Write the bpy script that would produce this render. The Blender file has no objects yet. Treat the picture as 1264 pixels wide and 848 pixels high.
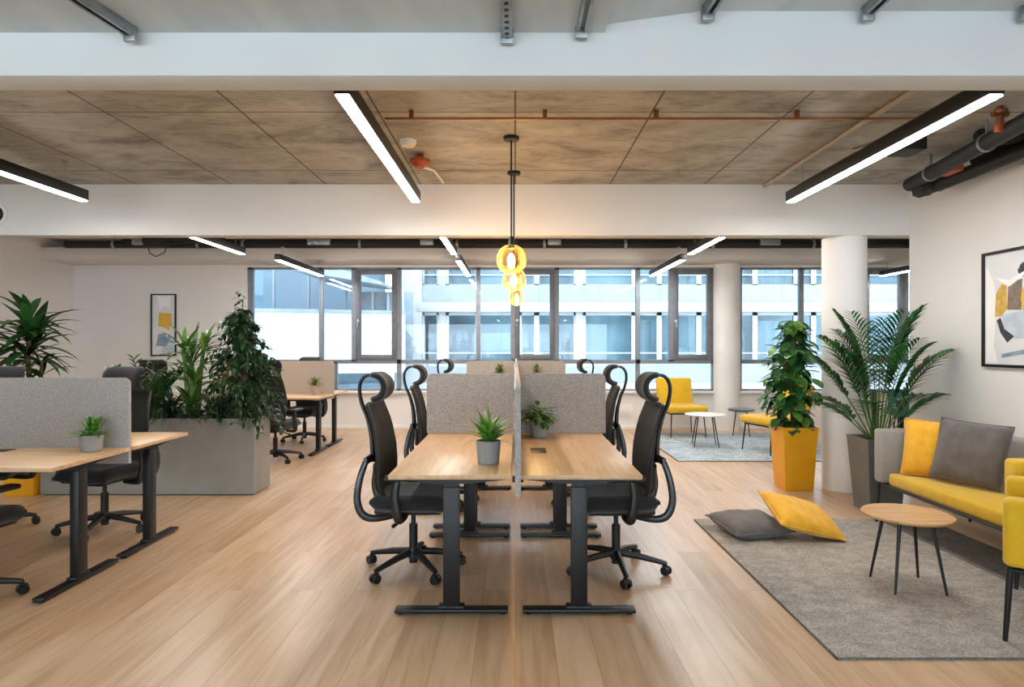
import bpy, bmesh, math, random
from mathutils import Vector, Matrix, noise as mnoise
R = math.radians
PI = math.pi
SC = bpy.context.scene
COL = SC.collection
random.seed(7)

# ------------------------------------------------------------------ camera, world, exposure
F = 790.0                       # focal length in pixels of the 1264x848 frame
cd = bpy.data.cameras.new('camera'); cam = bpy.data.objects.new('camera', cd); COL.objects.link(cam)
cd.sensor_width = 36.0; cd.lens = 36.0 * F / 1264
cd.shift_x = -4 / 1264; cd.shift_y = 3 / 1264
cam.location = (0, 0, 1.45); cam.rotation_euler = (R(90), 0, 0)
cd.clip_start = 0.05; cd.clip_end = 200
SC.camera = cam
SC.view_settings.view_transform = 'Standard'; SC.view_settings.look = 'None'
SC.view_settings.gamma = 1; SC.view_settings.use_curve_mapping = False
SC.view_settings.exposure = 0.95
w = bpy.data.worlds.new('overcast_sky'); SC.world = w; w.use_nodes = True
bg = w.node_tree.nodes['Background']
bg.inputs[0].default_value = (0.76, 0.89, 1.0, 1); bg.inputs[1].default_value = 4.0
sd = bpy.data.lights.new('sun', 'SUN'); sun = bpy.data.objects.new('sun', sd); COL.objects.link(sun)
sd.energy = 0.5; sd.angle = R(25); sd.color = (1, .97, .92); sun.rotation_euler = (R(48), 0, R(12))
LAMP = 38.0                     # emission of the ceiling strips
SC.cycles.max_bounces = 7; SC.cycles.diffuse_bounces = 4; SC.cycles.glossy_bounces = 3
SC.cycles.transmission_bounces = 6; SC.cycles.transparent_max_bounces = 16
SC.cycles.sample_clamp_indirect = 6; SC.cycles.caustics_reflective = False; SC.cycles.caustics_refractive = False

# ------------------------------------------------------------------ materials
def lin(h):
    h = h.lstrip('#'); v = [int(h[i:i+2], 16) / 255 for i in (0, 2, 4)]
    return tuple((x / 12.92 if x <= .04045 else ((x + .055) / 1.055) ** 2.4) for x in v) + (1,)
M = {}
def base(name):
    m = bpy.data.materials.new(name); m.use_nodes = True
    nt = m.node_tree; p = nt.nodes['Principled BSDF']
    M[name] = m
    return m, nt, p
def N(nt, t, **k):
    n = nt.nodes.new(t)
    for a, b in k.items(): setattr(n, a, b)
    return n
def mat(name, a, b=None, rough=.5, metal=0, scale=8, bump=0, bscale=None, spec=.5, stretch=None, detail=4, sheen=0, contrast=(.35, .65), coat=0):
    """principled surface whose colour wanders between a and b with noise"""
    m, nt, p = base(name)
    p.inputs['Roughness'].default_value = rough; p.inputs['Metallic'].default_value = metal
    p.inputs['Specular IOR Level'].default_value = spec
    if sheen: p.inputs['Sheen Weight'].default_value = sheen
    if coat: p.inputs['Coat Weight'].default_value = coat; p.inputs['Coat Roughness'].default_value = .1
    tc = N(nt, 'ShaderNodeTexCoord'); mp = N(nt, 'ShaderNodeMapping')
    nt.links.new(tc.outputs['Object'], mp.inputs[0])
    if stretch: mp.inputs['Scale'].default_value = stretch
    n = N(nt, 'ShaderNodeTexNoise'); n.inputs['Scale'].default_value = scale; n.inputs['Detail'].default_value = detail
    nt.links.new(mp.outputs[0], n.inputs['Vector'])
    cr = N(nt, 'ShaderNodeValToRGB')
    cr.color_ramp.elements[0].color = lin(a); cr.color_ramp.elements[1].color = lin(b or a)
    cr.color_ramp.elements[0].position, cr.color_ramp.elements[1].position = contrast
    nt.links.new(n.outputs['Fac'], cr.inputs[0]); nt.links.new(cr.outputs[0], p.inputs['Base Color'])
    if bump:
        n2 = N(nt, 'ShaderNodeTexNoise'); n2.inputs['Scale'].default_value = bscale or scale * 6; n2.inputs['Detail'].default_value = 3
        nt.links.new(mp.outputs[0], n2.inputs['Vector'])
        bp = N(nt, 'ShaderNodeBump'); bp.inputs['Strength'].default_value = bump; bp.inputs['Distance'].default_value = .01
        nt.links.new(n2.outputs['Fac'], bp.inputs['Height']); nt.links.new(bp.outputs[0], p.inputs['Normal'])
    return m
def emis(name, col, s):
    m, nt, p = base(name)
    p.inputs['Base Color'].default_value = col; p.inputs['Emission Color'].default_value = col
    p.inputs['Emission Strength'].default_value = s
    return m
def leafmat(name, cols, rough=.35):
    m, nt, p = base(name)
    p.inputs['Roughness'].default_value = rough
    g = N(nt, 'ShaderNodeNewGeometry'); cr = N(nt, 'ShaderNodeValToRGB')
    el = cr.color_ramp.elements
    el[0].color = lin(cols[0]); el[1].color = lin(cols[-1])
    for i, c in enumerate(cols[1:-1]):
        e = el.new((i + 1) / (len(cols) - 1)); e.color = lin(c)
    nt.links.new(g.outputs['Random Per Island'], cr.inputs[0])
    n = N(nt, 'ShaderNodeTexNoise'); n.inputs['Scale'].default_value = 25
    tc = N(nt, 'ShaderNodeTexCoord'); nt.links.new(tc.outputs['Object'], n.inputs['Vector'])
    mx = N(nt, 'ShaderNodeMix', data_type='RGBA', blend_type='MULTIPLY'); mx.inputs[0].default_value = .35
    nt.links.new(cr.outputs[0], mx.inputs[6]); nt.links.new(n.outputs['Color'], mx.inputs[7])
    nt.links.new(cr.outputs[0], p.inputs['Base Color'])
    p.inputs['Subsurface Weight'].default_value = .0
    # a little light passes through a leaf
    tr = N(nt, 'ShaderNodeBsdfTranslucent'); ms = N(nt, 'ShaderNodeMixShader'); ms.inputs[0].default_value = .25
    nt.links.new(cr.outputs[0], tr.inputs[0])
    out = nt.nodes['Material Output']
    nt.links.new(p.outputs[0], ms.inputs[1]); nt.links.new(tr.outputs[0], ms.inputs[2]); nt.links.new(ms.outputs[0], out.inputs[0])
    return m
def glassmat(name, tint=(1, 1, 1, 1), refl=.07, rough=.0):
    m, nt, p = base(name)
    nt.nodes.remove(p)
    t = N(nt, 'ShaderNodeBsdfTransparent'); t.inputs[0].default_value = tint
    g = N(nt, 'ShaderNodeBsdfGlossy'); g.inputs['Roughness'].default_value = rough
    fr = N(nt, 'ShaderNodeFresnel'); fr.inputs[0].default_value = 1.45
    ms = N(nt, 'ShaderNodeMixShader')
    nt.links.new(fr.outputs[0], ms.inputs[0]); nt.links.new(t.outputs[0], ms.inputs[1]); nt.links.new(g.outputs[0], ms.inputs[2])
    nt.links.new(ms.outputs[0], nt.nodes['Material Output'].inputs[0])
    return m

mat('wall_paint', '#e3e2e0', '#e6e5e3', rough=.8, scale=2, bump=.02, bscale=60, spec=.2)
mat('beam_paint', '#dfdcd8', '#e3e0dc', rough=.8, scale=2, spec=.2)
mat('beam_daylight_tint', '#cdd3d6', '#d2d8da', rough=.8, scale=2, spec=.2)  # near beam: blue cast of the daylight mixed into its paint colour
mat('white_paint', '#ececea', '#e4e4e2', rough=.6, scale=3, spec=.3)
mat('metal_ceiling_paint', '#b9c4c8', '#c6cfd2', rough=.5, scale=1.5, stretch=(4, .6, 1), spec=.3)
mat('galvanised', '#8d9498', '#a7adb0', rough=.35, metal=.8, scale=20)
mat('black_metal', '#101113', '#16171a', rough=.42, scale=30, spec=.4)
mat('black_plastic', '#0d0e0f', '#141517', rough=.45, scale=20, bump=.02)
mat('glossy_frame', '#3a3d40', '#46494c', rough=.25, scale=10, metal=.5)
mat('chair_fabric', '#131416', '#1b1c1f', rough=.9, scale=120, bump=.15, bscale=400, sheen=.2)
mat('chair_mesh', '#191a1b', '#242524', rough=.85, scale=220, bump=.25, bscale=500)
mat('window_metal', '#7b828b', '#858c95', rough=.45, scale=10, metal=.2)
mat('window_metal_dark', '#686c74', '#72767e', rough=.45, scale=10, metal=.2)
mat('chrome', '#c4c8cc', rough=.2, metal=.9)
mat('yellow_fabric', '#d0a60c', '#d8b01c', rough=.85, scale=14, bump=.12, bscale=260, sheen=.25)
mat('yellow_cushion', '#dda01c', '#e8b230', rough=.85, scale=12, bump=.2, bscale=120, sheen=.2)
mat('yellow_plastic', '#e0a00c', '#e6a811', rough=.45, scale=6, bump=.02)
mat('grey_fabric', '#8c8883', '#a19d98', rough=.95, scale=160, bump=.2, bscale=300, sheen=.2)
mat('slate_cushion', '#5a5552', '#676260', rough=.9, scale=12, bump=.2, bscale=120, sheen=.2)
mat('planter_grey', '#86847f', '#8e8c87', rough=.6, scale=5, bump=.02)
mat('planter_dark', '#636462', '#6e6f6c', rough=.5, scale=5, bump=.02)
mat('pot_grey', '#8c8c8a', '#979795', rough=.75, scale=14, bump=.06)
mat('soil', '#2b1f17', '#463629', rough=1, scale=60, bump=.8, bscale=90)
mat('bark', '#5b4a35', '#7a6547', rough=.9, scale=30, bump=.5, bscale=60)
mat('green_stem', '#3d5a26', '#5b7a38', rough=.6, scale=20)
mat('pipe_foam', '#0c0d0f', '#18191b', rough=.6, scale=8, bump=.1)
mat('copper', '#8a5a3c', '#a06a48', rough=.4, metal=.6, scale=10)
mat('orange_plastic', '#9c4524', '#b0522c', rough=.5, scale=10)
mat('conduit', '#a79c8e', '#b3a899', rough=.5, scale=10)
mat('red_plastic', '#8f3a1f', '#a34a2a', rough=.5, scale=10)
mat('table_white', '#d5d2cc', '#e0ddd8', rough=.4, scale=10)
mat('table_dark', '#5a6068', '#656b72', rough=.35, scale=10)
mat('teal_fabric', '#1f5a5c', '#2a6a6b', rough=.8, scale=60)
mat('concrete_out', '#9a9d9f', '#a6a9aa', rough=.8, scale=3)
mat('facade_white', '#9da1a4', '#a5a9ac', rough=.6, scale=3)
mat('facade_panel', '#7b8488', '#858d91', rough=.5, scale=2)
mat('facade_dark', '#6c7a82', '#85919a', rough=.5, scale=2)
mat('facade_metal', '#6f7b84', '#7c8891', rough=.5, scale=4)
mat('curtain_out', '#8f979b', '#b0b4b6', rough=.8, scale=1.2, stretch=(8, 8, .4))
mat('terrace_glazing', '#6f8596', '#7c91a1', rough=.25, scale=1)
mat('interior_far', '#c4cdd2', '#d3dade', rough=.8, scale=2)
mat('paper_white', '#dcdee1', '#e2e4e7', rough=.4, scale=3, coat=.2)
mat('art_yellow', '#d7aa35', '#e3bb55', rough=.6, scale=14, stretch=(6, 6, 1))
mat('art_ochre', '#c09a3e', '#d7b55c', rough=.6, scale=20)
mat('art_slate', '#7b92a8', '#93a7b9', rough=.6, scale=10)
mat('art_navy', '#2b3038', '#454c58', rough=.6, scale=20)
mat('art_blue', '#b3c3cf', '#c6d3dc', rough=.6, scale=8)
mat('art_brown', '#77695c', '#8a7b6b', rough=.6, scale=30)
mat('art_pale', '#f0f1f2', '#f5f5f5', rough=.6, scale=8)
emis('strip_light', (1, .97, .93, 1), LAMP)
emis('filament', (1, .62, .22, 1), 26)
glassmat('window_glass', (.88, .90, .91, 1))
glassmat('far_glass', (.82, .93, .97, 1))
mt, nt, p = base('amber_glass')
p.inputs['Base Color'].default_value = lin('#f0a838'); p.inputs['Transmission Weight'].default_value = 1
p.inputs['Roughness'].default_value = .03; p.inputs['IOR'].default_value = 1.12
nt.nodes.remove(p)
t = N(nt, 'ShaderNodeBsdfTransparent'); t.inputs[0].default_value = lin('#fdefd2')
g = N(nt, 'ShaderNodeBsdfPrincipled'); g.inputs['Base Color'].default_value = lin('#e6bd72'); g.inputs['Roughness'].default_value = .08
lw = N(nt, 'ShaderNodeLayerWeight'); lw.inputs[0].default_value = .22
ms = N(nt, 'ShaderNodeMixShader')
nt.links.new(lw.outputs['Facing'], ms.inputs[0]); nt.links.new(t.outputs[0], ms.inputs[1]); nt.links.new(g.outputs[0], ms.inputs[2])
nt.links.new(ms.outputs[0], nt.nodes['Material Output'].inputs[0])

leafmat('leaf_glossy', ['#16301a', '#1f4420', '#2c5a2a', '#3c6b30'])
leafmat('leaf_ficus', ['#14291b', '#1d3b25', '#2a4f2c', '#3f6637'])
leafmat('leaf_strap', ['#2c5222', '#4a7a2c', '#6f9a3e', '#31592a'])
leafmat('leaf_spider', ['#4d7a36', '#90ac5c', '#c2cd8e', '#3f6a30'])
leafmat('leaf_palm', ['#142f1a', '#1c4422', '#2c6430', '#367a30'])
leafmat('leaf_pothos', ['#183a1e', '#27582a', '#3f7a34', '#86a84a'])
leafmat('leaf_bright', ['#2c6a24', '#4a8c30', '#7bb24a', '#2f5c28'])
leafmat('leaf_dull', ['#4d6430', '#728244', '#8f8f4e', '#566b38'])

def wood(name, c1, c2, c3, rough, axis, scale=1.0, planks=False):
    m, nt, p = base(name)
    p.inputs['Roughness'].default_value = rough; p.inputs['Specular IOR Level'].default_value = .5
    tc = N(nt, 'ShaderNodeTexCoord'); mp = N(nt, 'ShaderNodeMapping')
    nt.links.new(tc.outputs['Object'], mp.inputs[0])
    mp.inputs['Rotation'].default_value = (0, 0, R(90) if axis == 'y' else 0)
    mp2 = N(nt, 'ShaderNodeMapping'); nt.links.new(mp.outputs[0], mp2.inputs[0])
    mp2.inputs['Scale'].default_value = (.8 * scale, 9 * scale, 9 * scale)
    n = N(nt, 'ShaderNodeTexNoise'); n.inputs['Scale'].default_value = 1.6; n.inputs['Detail'].default_value = 7; n.inputs['Distortion'].default_value = .9
    nt.links.new(mp2.outputs[0], n.inputs['Vector'])
    cr = N(nt, 'ShaderNodeValToRGB'); el = cr.color_ramp.elements
    el[0].color = lin(c1); el[0].position = .3; el[1].color = lin(c3); el[1].position = .72
    e = el.new(.5); e.color = lin(c2)
    last = cr.outputs[0]
    if planks:
        br = N(nt, 'ShaderNodeTexBrick'); br.inputs['Scale'].default_value = 1
        br.inputs['Brick Width'].default_value = 1.9; br.inputs['Row Height'].default_value = .19
        br.inputs['Mortar Size'].default_value = .0016; br.inputs['Mortar Smooth'].default_value = .3
        br.inputs['Color1'].default_value = (.0, .0, .0, 1); br.inputs['Color2'].default_value = (1, 1, 1, 1); br.inputs['Mortar'].default_value = (.5, .5, .5, 1)
        br.offset = .37
        nt.links.new(mp.outputs[0], br.inputs['Vector'])
        # every plank shifts the grain and its tone
        ad = N(nt, 'ShaderNodeVectorMath', operation='MULTIPLY_ADD'); ad.inputs[1].default_value = (7, 5, 3)
        nt.links.new(br.outputs['Color'], ad.inputs[0]); nt.links.new(mp2.outputs[0], ad.inputs[2]); nt.links.new(ad.outputs[0], n.inputs['Vector'])
        mt_ = N(nt, 'ShaderNodeMath', operation='MULTIPLY_ADD'); mt_.inputs[1].default_value = .26; mt_.inputs[2].default_value = -.13
        nt.links.new(br.outputs['Color'], mt_.inputs[0])
        a2 = N(nt, 'ShaderNodeMath', operation='ADD'); nt.links.new(n.outputs['Fac'], a2.inputs[0]); nt.links.new(mt_.outputs[0], a2.inputs[1])
        nt.links.new(a2.outputs[0], cr.inputs[0])
        mx = N(nt, 'ShaderNodeMix', data_type='RGBA'); mx.inputs[7].default_value = lin('#7a5d43')
        s = N(nt, 'ShaderNodeMath', operation='MULTIPLY'); s.inputs[1].default_value = .7
        nt.links.new(br.outputs['Fac'], s.inputs[0]); nt.links.new(s.outputs[0], mx.inputs[0]); nt.links.new(cr.outputs[0], mx.inputs[6])
        last = mx.outputs[2]
        n3 = N(nt, 'ShaderNodeTexNoise'); n3.inputs['Scale'].default_value = 2.2; nt.links.new(mp.outputs[0], n3.inputs['Vector'])
        mr = N(nt, 'ShaderNodeMapRange'); mr.inputs[3].default_value = rough - .06; mr.inputs[4].default_value = rough + .08
        nt.links.new(n3.outputs['Fac'], mr.inputs[0]); nt.links.new(mr.outputs[0], p.inputs['Roughness'])
    else:
        nt.links.new(n.outputs['Fac'], cr.inputs[0])
    nt.links.new(last, p.inputs['Base Color'])
    return m
wood('oak_floor', '#b4906d', '#c4a381', '#d0b192', .30, 'y', planks=True)
wood('oak_desk_y', '#bd9870', '#cca981', '#d6b790', .38, 'y', 1.6)
wood('oak_desk_x', '#bd9870', '#cca981', '#d6b790', .38, 'x', 1.6)
wood('oak_table', '#b8895a', '#c9a06f', '#d4ae80', .38, 'x', 2.5)

# raw concrete with form-board joints
m, nt, p = base('raw_concrete')
p.inputs['Roughness'].default_value = .75
tc = N(nt, 'ShaderNodeTexCoord'); mp = N(nt, 'ShaderNodeMapping'); mp.inputs['Scale'].default_value = (.8, 1.25, 1)
nt.links.new(tc.outputs['Object'], mp.inputs[0])
n = N(nt, 'ShaderNodeTexNoise'); n.inputs['Scale'].default_value = 2.2; n.inputs['Detail'].default_value = 9; n.inputs['Roughness'].default_value = .68; n.inputs['Distortion'].default_value = .6
nt.links.new(mp.outputs[0], n.inputs['Vector'])
cr = N(nt, 'ShaderNodeValToRGB'); el = cr.color_ramp.elements
el[0].color = lin('#66635c'); el[0].position = .28; el[1].color = lin('#bab7af'); el[1].position = .70
e = el.new(.46); e.color = lin('#9c9991')
nt.links.new(n.outputs['Fac'], cr.inputs[0])
br = N(nt, 'ShaderNodeTexBrick'); br.offset = 0; br.inputs['Scale'].default_value = 1
br.inputs['Brick Width'].default_value = .93; br.inputs['Row Height'].default_value = 1.45
br.inputs['Mortar Size'].default_value = .009; br.inputs['Mortar Smooth'].default_value = .6
nt.links.new(tc.outputs['Object'], br.inputs['Vector'])
mx = N(nt, 'ShaderNodeMix', data_type='RGBA'); mx.inputs[7].default_value = lin('#453c33')
s = N(nt, 'ShaderNodeMath', operation='MULTIPLY'); s.inputs[1].default_value = .95
nt.links.new(br.outputs['Fac'], s.inputs[0]); nt.links.new(s.outputs[0], mx.inputs[0]); nt.links.new(cr.outputs[0], mx.inputs[6])
n4 = N(nt, 'ShaderNodeTexNoise'); n4.inputs['Scale'].default_value = 14; n4.inputs['Detail'].default_value = 6
mp4 = N(nt, 'ShaderNodeMapping'); mp4.inputs['Scale'].default_value = (.55, 2.2, 1); nt.links.new(tc.outputs['Object'], mp4.inputs[0]); nt.links.new(mp4.outputs[0], n4.inputs['Vector'])
cr4 = N(nt, 'ShaderNodeValToRGB'); cr4.color_ramp.elements[0].position = .32; cr4.color_ramp.elements[1].position = .44
cr4.color_ramp.elements[0].color = (.68, .66, .64, 1); cr4.color_ramp.elements[1].color = (1, 1, 1, 1)
nt.links.new(n4.outputs['Fac'], cr4.inputs[0])
mx4 = N(nt, 'ShaderNodeMix', data_type='RGBA', blend_type='MULTIPLY'); mx4.inputs[0].default_value = .8
nt.links.new(mx.outputs[2], mx4.inputs[6]); nt.links.new(cr4.outputs[0], mx4.inputs[7])
nt.links.new(mx4.outputs[2], p.inputs['Base Color'])
bp = N(nt, 'ShaderNodeBump'); bp.inputs['Strength'].default_value = .3; bp.inputs['Distance'].default_value = .01
nt.links.new(n.outputs['Fac'], bp.inputs['Height']); nt.links.new(bp.outputs[0], p.inputs['Normal'])

def speckle(name, cols, scale, bump=.3, patch=None):
    m, nt, p = base(name)
    p.inputs['Roughness'].default_value = .95; p.inputs['Specular IOR Level'].default_value = .15
    tc = N(nt, 'ShaderNodeTexCoord')
    n = N(nt, 'ShaderNodeTexNoise'); n.inputs['Scale'].default_value = scale; n.inputs['Detail'].default_value = 3; n.inputs['Roughness'].default_value = .7
    nt.links.new(tc.outputs['Object'], n.inputs['Vector'])
    cr = N(nt, 'ShaderNodeValToRGB'); el = cr.color_ramp.elements
    el[0].color = lin(cols[0]); el[0].position = .36; el[1].color = lin(cols[2]); el[1].position = .64
    e = el.new(.5); e.color = lin(cols[1])
    fac = n.outputs['Fac']
    if patch:
        n2 = N(nt, 'ShaderNodeTexNoise'); n2.inputs['Scale'].default_value = patch; n2.inputs['Detail'].default_value = 6; n2.inputs['Roughness'].default_value = .7
        mp = N(nt, 'ShaderNodeMapping'); mp.inputs['Scale'].default_value = (1, 1.5, 1); nt.links.new(tc.outputs['Object'], mp.inputs[0]); nt.links.new(mp.outputs[0], n2.inputs['Vector'])
        ma = N(nt, 'ShaderNodeMath', operation='MULTIPLY_ADD'); ma.inputs[1].default_value = .6; nt.links.new(n2.outputs['Fac'], ma.inputs[0])
        mb = N(nt, 'ShaderNodeMath', operation='MULTIPLY_ADD'); mb.inputs[1].default_value = 1.1; mb.inputs[2].default_value = -.35; nt.links.new(fac, mb.inputs[0])
        nt.links.new(mb.outputs[0], ma.inputs[2]); fac = ma.outputs[0]
    nt.links.new(fac, cr.inputs[0]); nt.links.new(cr.outputs[0], p.inputs['Base Color'])
    bp = N(nt, 'ShaderNodeBump'); bp.inputs['Strength'].default_value = bump; bp.inputs['Distance'].default_value = .006
    nt.links.new(n.outputs['Fac'], bp.inputs['Height']); nt.links.new(bp.outputs[0], p.inputs['Normal'])
speckle('felt_grey', ['#827e7b', '#a29e9b', '#bfbbb8'], 190, .2)
speckle('felt_beige', ['#a99d92', '#b5a99e', '#c0b5aa'], 140, .15)
speckle('rug_grey', ['#88827c', '#a09a93', '#b8b2ab'], 110, .6, patch=7)
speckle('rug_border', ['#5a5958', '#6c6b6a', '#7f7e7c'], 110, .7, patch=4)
speckle('rug_blue', ['#8896a0', '#a9b5bc', '#c3ccd0'], 40, .4, patch=3)

# ------------------------------------------------------------------ mesh helpers
class MB:
    def __init__(s): s.bm = bmesh.new()
    def box(s, c, d, bev=0, rot=None, seg=2):
        mtx = Matrix.Translation(Vector(c)) @ (rot.to_4x4() if rot else Matrix()) @ Matrix.Diagonal((d[0], d[1], d[2], 1))
        r = bmesh.ops.create_cube(s.bm, size=1, matrix=mtx)
        if bev:
            ed = {e for v in r['verts'] for e in v.link_edges}
            bmesh.ops.bevel(s.bm, geom=list(ed), offset=min(bev, min(d) * .49), segments=seg, profile=.5, affect='EDGES', clamp_overlap=True)
        return s
    def span(s, x0, x1, y0, y1, z0, z1, bev=0, seg=2):
        return s.box(((x0 + x1) / 2, (y0 + y1) / 2, (z0 + z1) / 2), (abs(x1 - x0), abs(y1 - y0), abs(z1 - z0)), bev, seg=seg)
    def tube(s, pts, r, seg=10, cap=True, flat=1.0, smooth=False):
        pts = [Vector(p) for p in pts]; n = len(pts)
        rs = list(r) if isinstance(r, (list, tuple)) else [r] * n
        if smooth and n > 3:
            P_, R_ = [], []
            for i in range(n - 1):
                p0, p1, p2, p3 = pts[max(i - 1, 0)], pts[i], pts[i + 1], pts[min(i + 2, n - 1)]
                for k in range(4):
                    t = k / 4
                    P_.append(.5 * ((2 * p1) + (p2 - p0) * t + (2 * p0 - 5 * p1 + 4 * p2 - p3) * t * t + (3 * p1 - p0 - 3 * p2 + p3) * t ** 3)); R_.append(rs[i] * (1 - t) + rs[i + 1] * t)
            P_.append(pts[-1]); R_.append(rs[-1]); pts, rs, n = P_, R_, len(P_)
        rings = []; prev = None
        for i, p in enumerate(pts):
            d = (pts[min(i + 1, n - 1)] - pts[max(i - 1, 0)]).normalized()
            if prev is None:
                a = Vector((0, 0, 1)) if abs(d.z) < .9 else Vector((0, 1, 0))
                u = d.cross(a).normalized()
            else:
                u = (prev - d * prev.dot(d)).normalized()
            prev = u; v = d.cross(u)
            rings.append([s.bm.verts.new(p + (u * math.cos(2 * PI * k / seg) + v * flat * math.sin(2 * PI * k / seg)) * rs[i]) for k in range(seg)])
        for a, b in zip(rings, rings[1:]):
            for k in range(seg): s.bm.faces.new((a[k], a[(k + 1) % seg], b[(k + 1) % seg], b[k]))
        if cap:
            s.bm.faces.new(rings[0][::-1]); s.bm.faces.new(rings[-1])
        return s
    def lathe(s, prof, c=(0, 0, 0), seg=28, sx=1, sy=1, close=False):
        rings = []
        for r, z in prof:
            if r < 1e-6: rings.append([s.bm.verts.new((c[0], c[1], c[2] + z))])
            else: rings.append([s.bm.verts.new((c[0] + r * sx * math.cos(2 * PI * k / seg), c[1] + r * sy * math.sin(2 * PI * k / seg), c[2] + z)) for k in range(seg)])
        pr = list(zip(rings, rings[1:]))
        if close: pr.append((rings[-1], rings[0]))
        for a, b in pr:
            for k in range(seg):
                k2 = (k + 1) % seg
                if len(a) == 1 and len(b) == 1: continue
                if len(a) == 1: s.bm.faces.new((a[0], b[k2], b[k]))
                elif len(b) == 1: s.bm.faces.new((a[k], a[k2], b[0]))
                else: s.bm.faces.new((a[k], a[k2], b[k2], b[k]))
        return s
    def prism(s, poly, z0, z1, axis='z'):
        def P(a, b, h): return (a, b, h) if axis == 'z' else ((a, h, b) if axis == 'y' else (h, a, b))
        lo = [s.bm.verts.new(P(a, b, z0)) for a, b in poly]; hi = [s.bm.verts.new(P(a, b, z1)) for a, b in poly]
        n = len(poly)
        s.bm.faces.new(lo[::-1]); s.bm.faces.new(hi)
        for i in range(n): s.bm.faces.new((lo[i], lo[(i + 1) % n], hi[(i + 1) % n], hi[i]))
        return s
    def hexa(s, lo, hi):
        """frustum between two quads"""
        a = [s.bm.verts.new(p) for p in lo]; b = [s.bm.verts.new(p) for p in hi]
        s.bm.faces.new(a[::-1]); s.bm.faces.new(b)
        for i in range(4): s.bm.faces.new((a[i], a[(i + 1) % 4], b[(i + 1) % 4], b[i]))
        return s
    def sheet(s, fn, nu, nv, th):
        """thick curved sheet: fn(u, v) -> point"""
        P = [[Vector(fn(i / nu, j / nv)) for j in range(nv + 1)] for i in range(nu + 1)]
        A = []; B = []
        for i in range(nu + 1):
            ra = []; rb = []
            for j in range(nv + 1):
                du = P[min(i + 1, nu)][j] - P[max(i - 1, 0)][j]; dv = P[i][min(j + 1, nv)] - P[i][max(j - 1, 0)]
                nn = du.cross(dv).normalized()
                t = th(i / nu, j / nv) if callable(th) else th
                ra.append(s.bm.verts.new(P[i][j] + nn * t / 2)); rb.append(s.bm.verts.new(P[i][j] - nn * t / 2))
            A.append(ra); B.append(rb)
        for i in range(nu):
            for j in range(nv):
                s.bm.faces.new((A[i][j], A[i + 1][j], A[i + 1][j + 1], A[i][j + 1])); s.bm.faces.new((B[i][j], B[i][j + 1], B[i + 1][j + 1], B[i + 1][j]))
        for i in range(nu):
            s.bm.faces.new((A[i][0], B[i][0], B[i + 1][0], A[i + 1][0])); s.bm.faces.new((A[i][nv], A[i + 1][nv], B[i + 1][nv], B[i][nv]))
        for j in range(nv):
            s.bm.faces.new((A[0][j], A[0][j + 1], B[0][j + 1], B[0][j])); s.bm.faces.new((A[nu][j], B[nu][j], B[nu][j + 1], A[nu][j + 1]))
        return s
    def leaf(s, p, d, L, W, droop=.5, n=4, wide=.45, fold=.25, tip=1.0):
        """a single blade: p base, d direction, droops downwards along its length"""
        p = Vector(p); d = Vector(d).normalized()
        side = d.cross(Vector((0, 0, 1)))
        side = side.normalized() if side.length > .05 else Vector((random.uniform(-1, 1), random.uniform(-1, 1), 0)).normalized()
        up = side.cross(d).normalized()
        step = L / n; prev = None
        for i in range(n + 1):
            t = i / n
            wd = W * .5 * (math.sin(PI * min(1, (t / wide) * .5)) if t < wide else math.cos(PI * .5 * ((t - wide) / (1 - wide)) ** tip))
            if i == 0: wd = max(wd, W * .08)
            if i == n:
                row = [s.bm.verts.new(p)]
            else:
                row = [s.bm.verts.new(p - side * wd + up * wd * fold), s.bm.verts.new(p), s.bm.verts.new(p + side * wd + up * wd * fold)]
            if prev:
                if len(row) == 1:
                    s.bm.faces.new((prev[0], prev[1], row[0])); s.bm.faces.new((prev[1], prev[2], row[0]))
                else:
                    s.bm.faces.new((prev[0], prev[1], row[1], row[0])); s.bm.faces.new((prev[1], prev[2], row[2], row[1]))
            prev = row
            p = p + d * step
            a = -droop / n
            q = Matrix.Rotation(a, 3, side)
            d = (q @ d).normalized(); up = (q @ up).normalized()
        return s
    def build(s, name, m, parent=None, loc=None, rz=None, smooth=True, ang=35):
        bmesh.ops.recalc_face_normals(s.bm, faces=s.bm.faces) if not getattr(s, 'open', False) else None
        me = bpy.data.meshes.new(name); s.bm.to_mesh(me); s.bm.free()
        if smooth:
            me.polygons.foreach_set('use_smooth', [True] * len(me.polygons))
            me.set_sharp_from_angle(angle=R(ang))
        me.materials.append(M[m])
        o = bpy.data.objects.new(name, me); COL.objects.link(o)
        if parent: o.parent = parent
        if loc: o.location = loc
        if rz is not None: o.rotation_euler = (0, 0, rz)
        return o
def tag(o, label, cat, group=None):
    o['label'] = label; o['category'] = cat
    if group: o['group'] = group
    return o
def thing(name, label, cat, loc=(0, 0, 0), rz=0, group=None):
    o = bpy.data.objects.new(name, None); COL.objects.link(o); o.location = loc; o.rotation_euler = (0, 0, rz)
    o.empty_display_size = .1
    return tag(o, label, cat, group)
def struct(name, mb, m, parent=None, **k):
    o = mb.build(name, m, parent, **k)
    if not parent: o['kind'] = 'structure'
    return o
def copy_tree(o, parent=None):
    c = o.copy(); COL.objects.link(c)
    if parent: c.parent = parent
    for ch in [x for x in bpy.data.objects if x.parent == o]: copy_tree(ch, c)
    return c
def dup(root, loc, rz, label, group=None):
    c = copy_tree(root); c.location = loc; c.rotation_euler = (0, 0, rz); c['label'] = label
    if group: c['group'] = group
    return c

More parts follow.
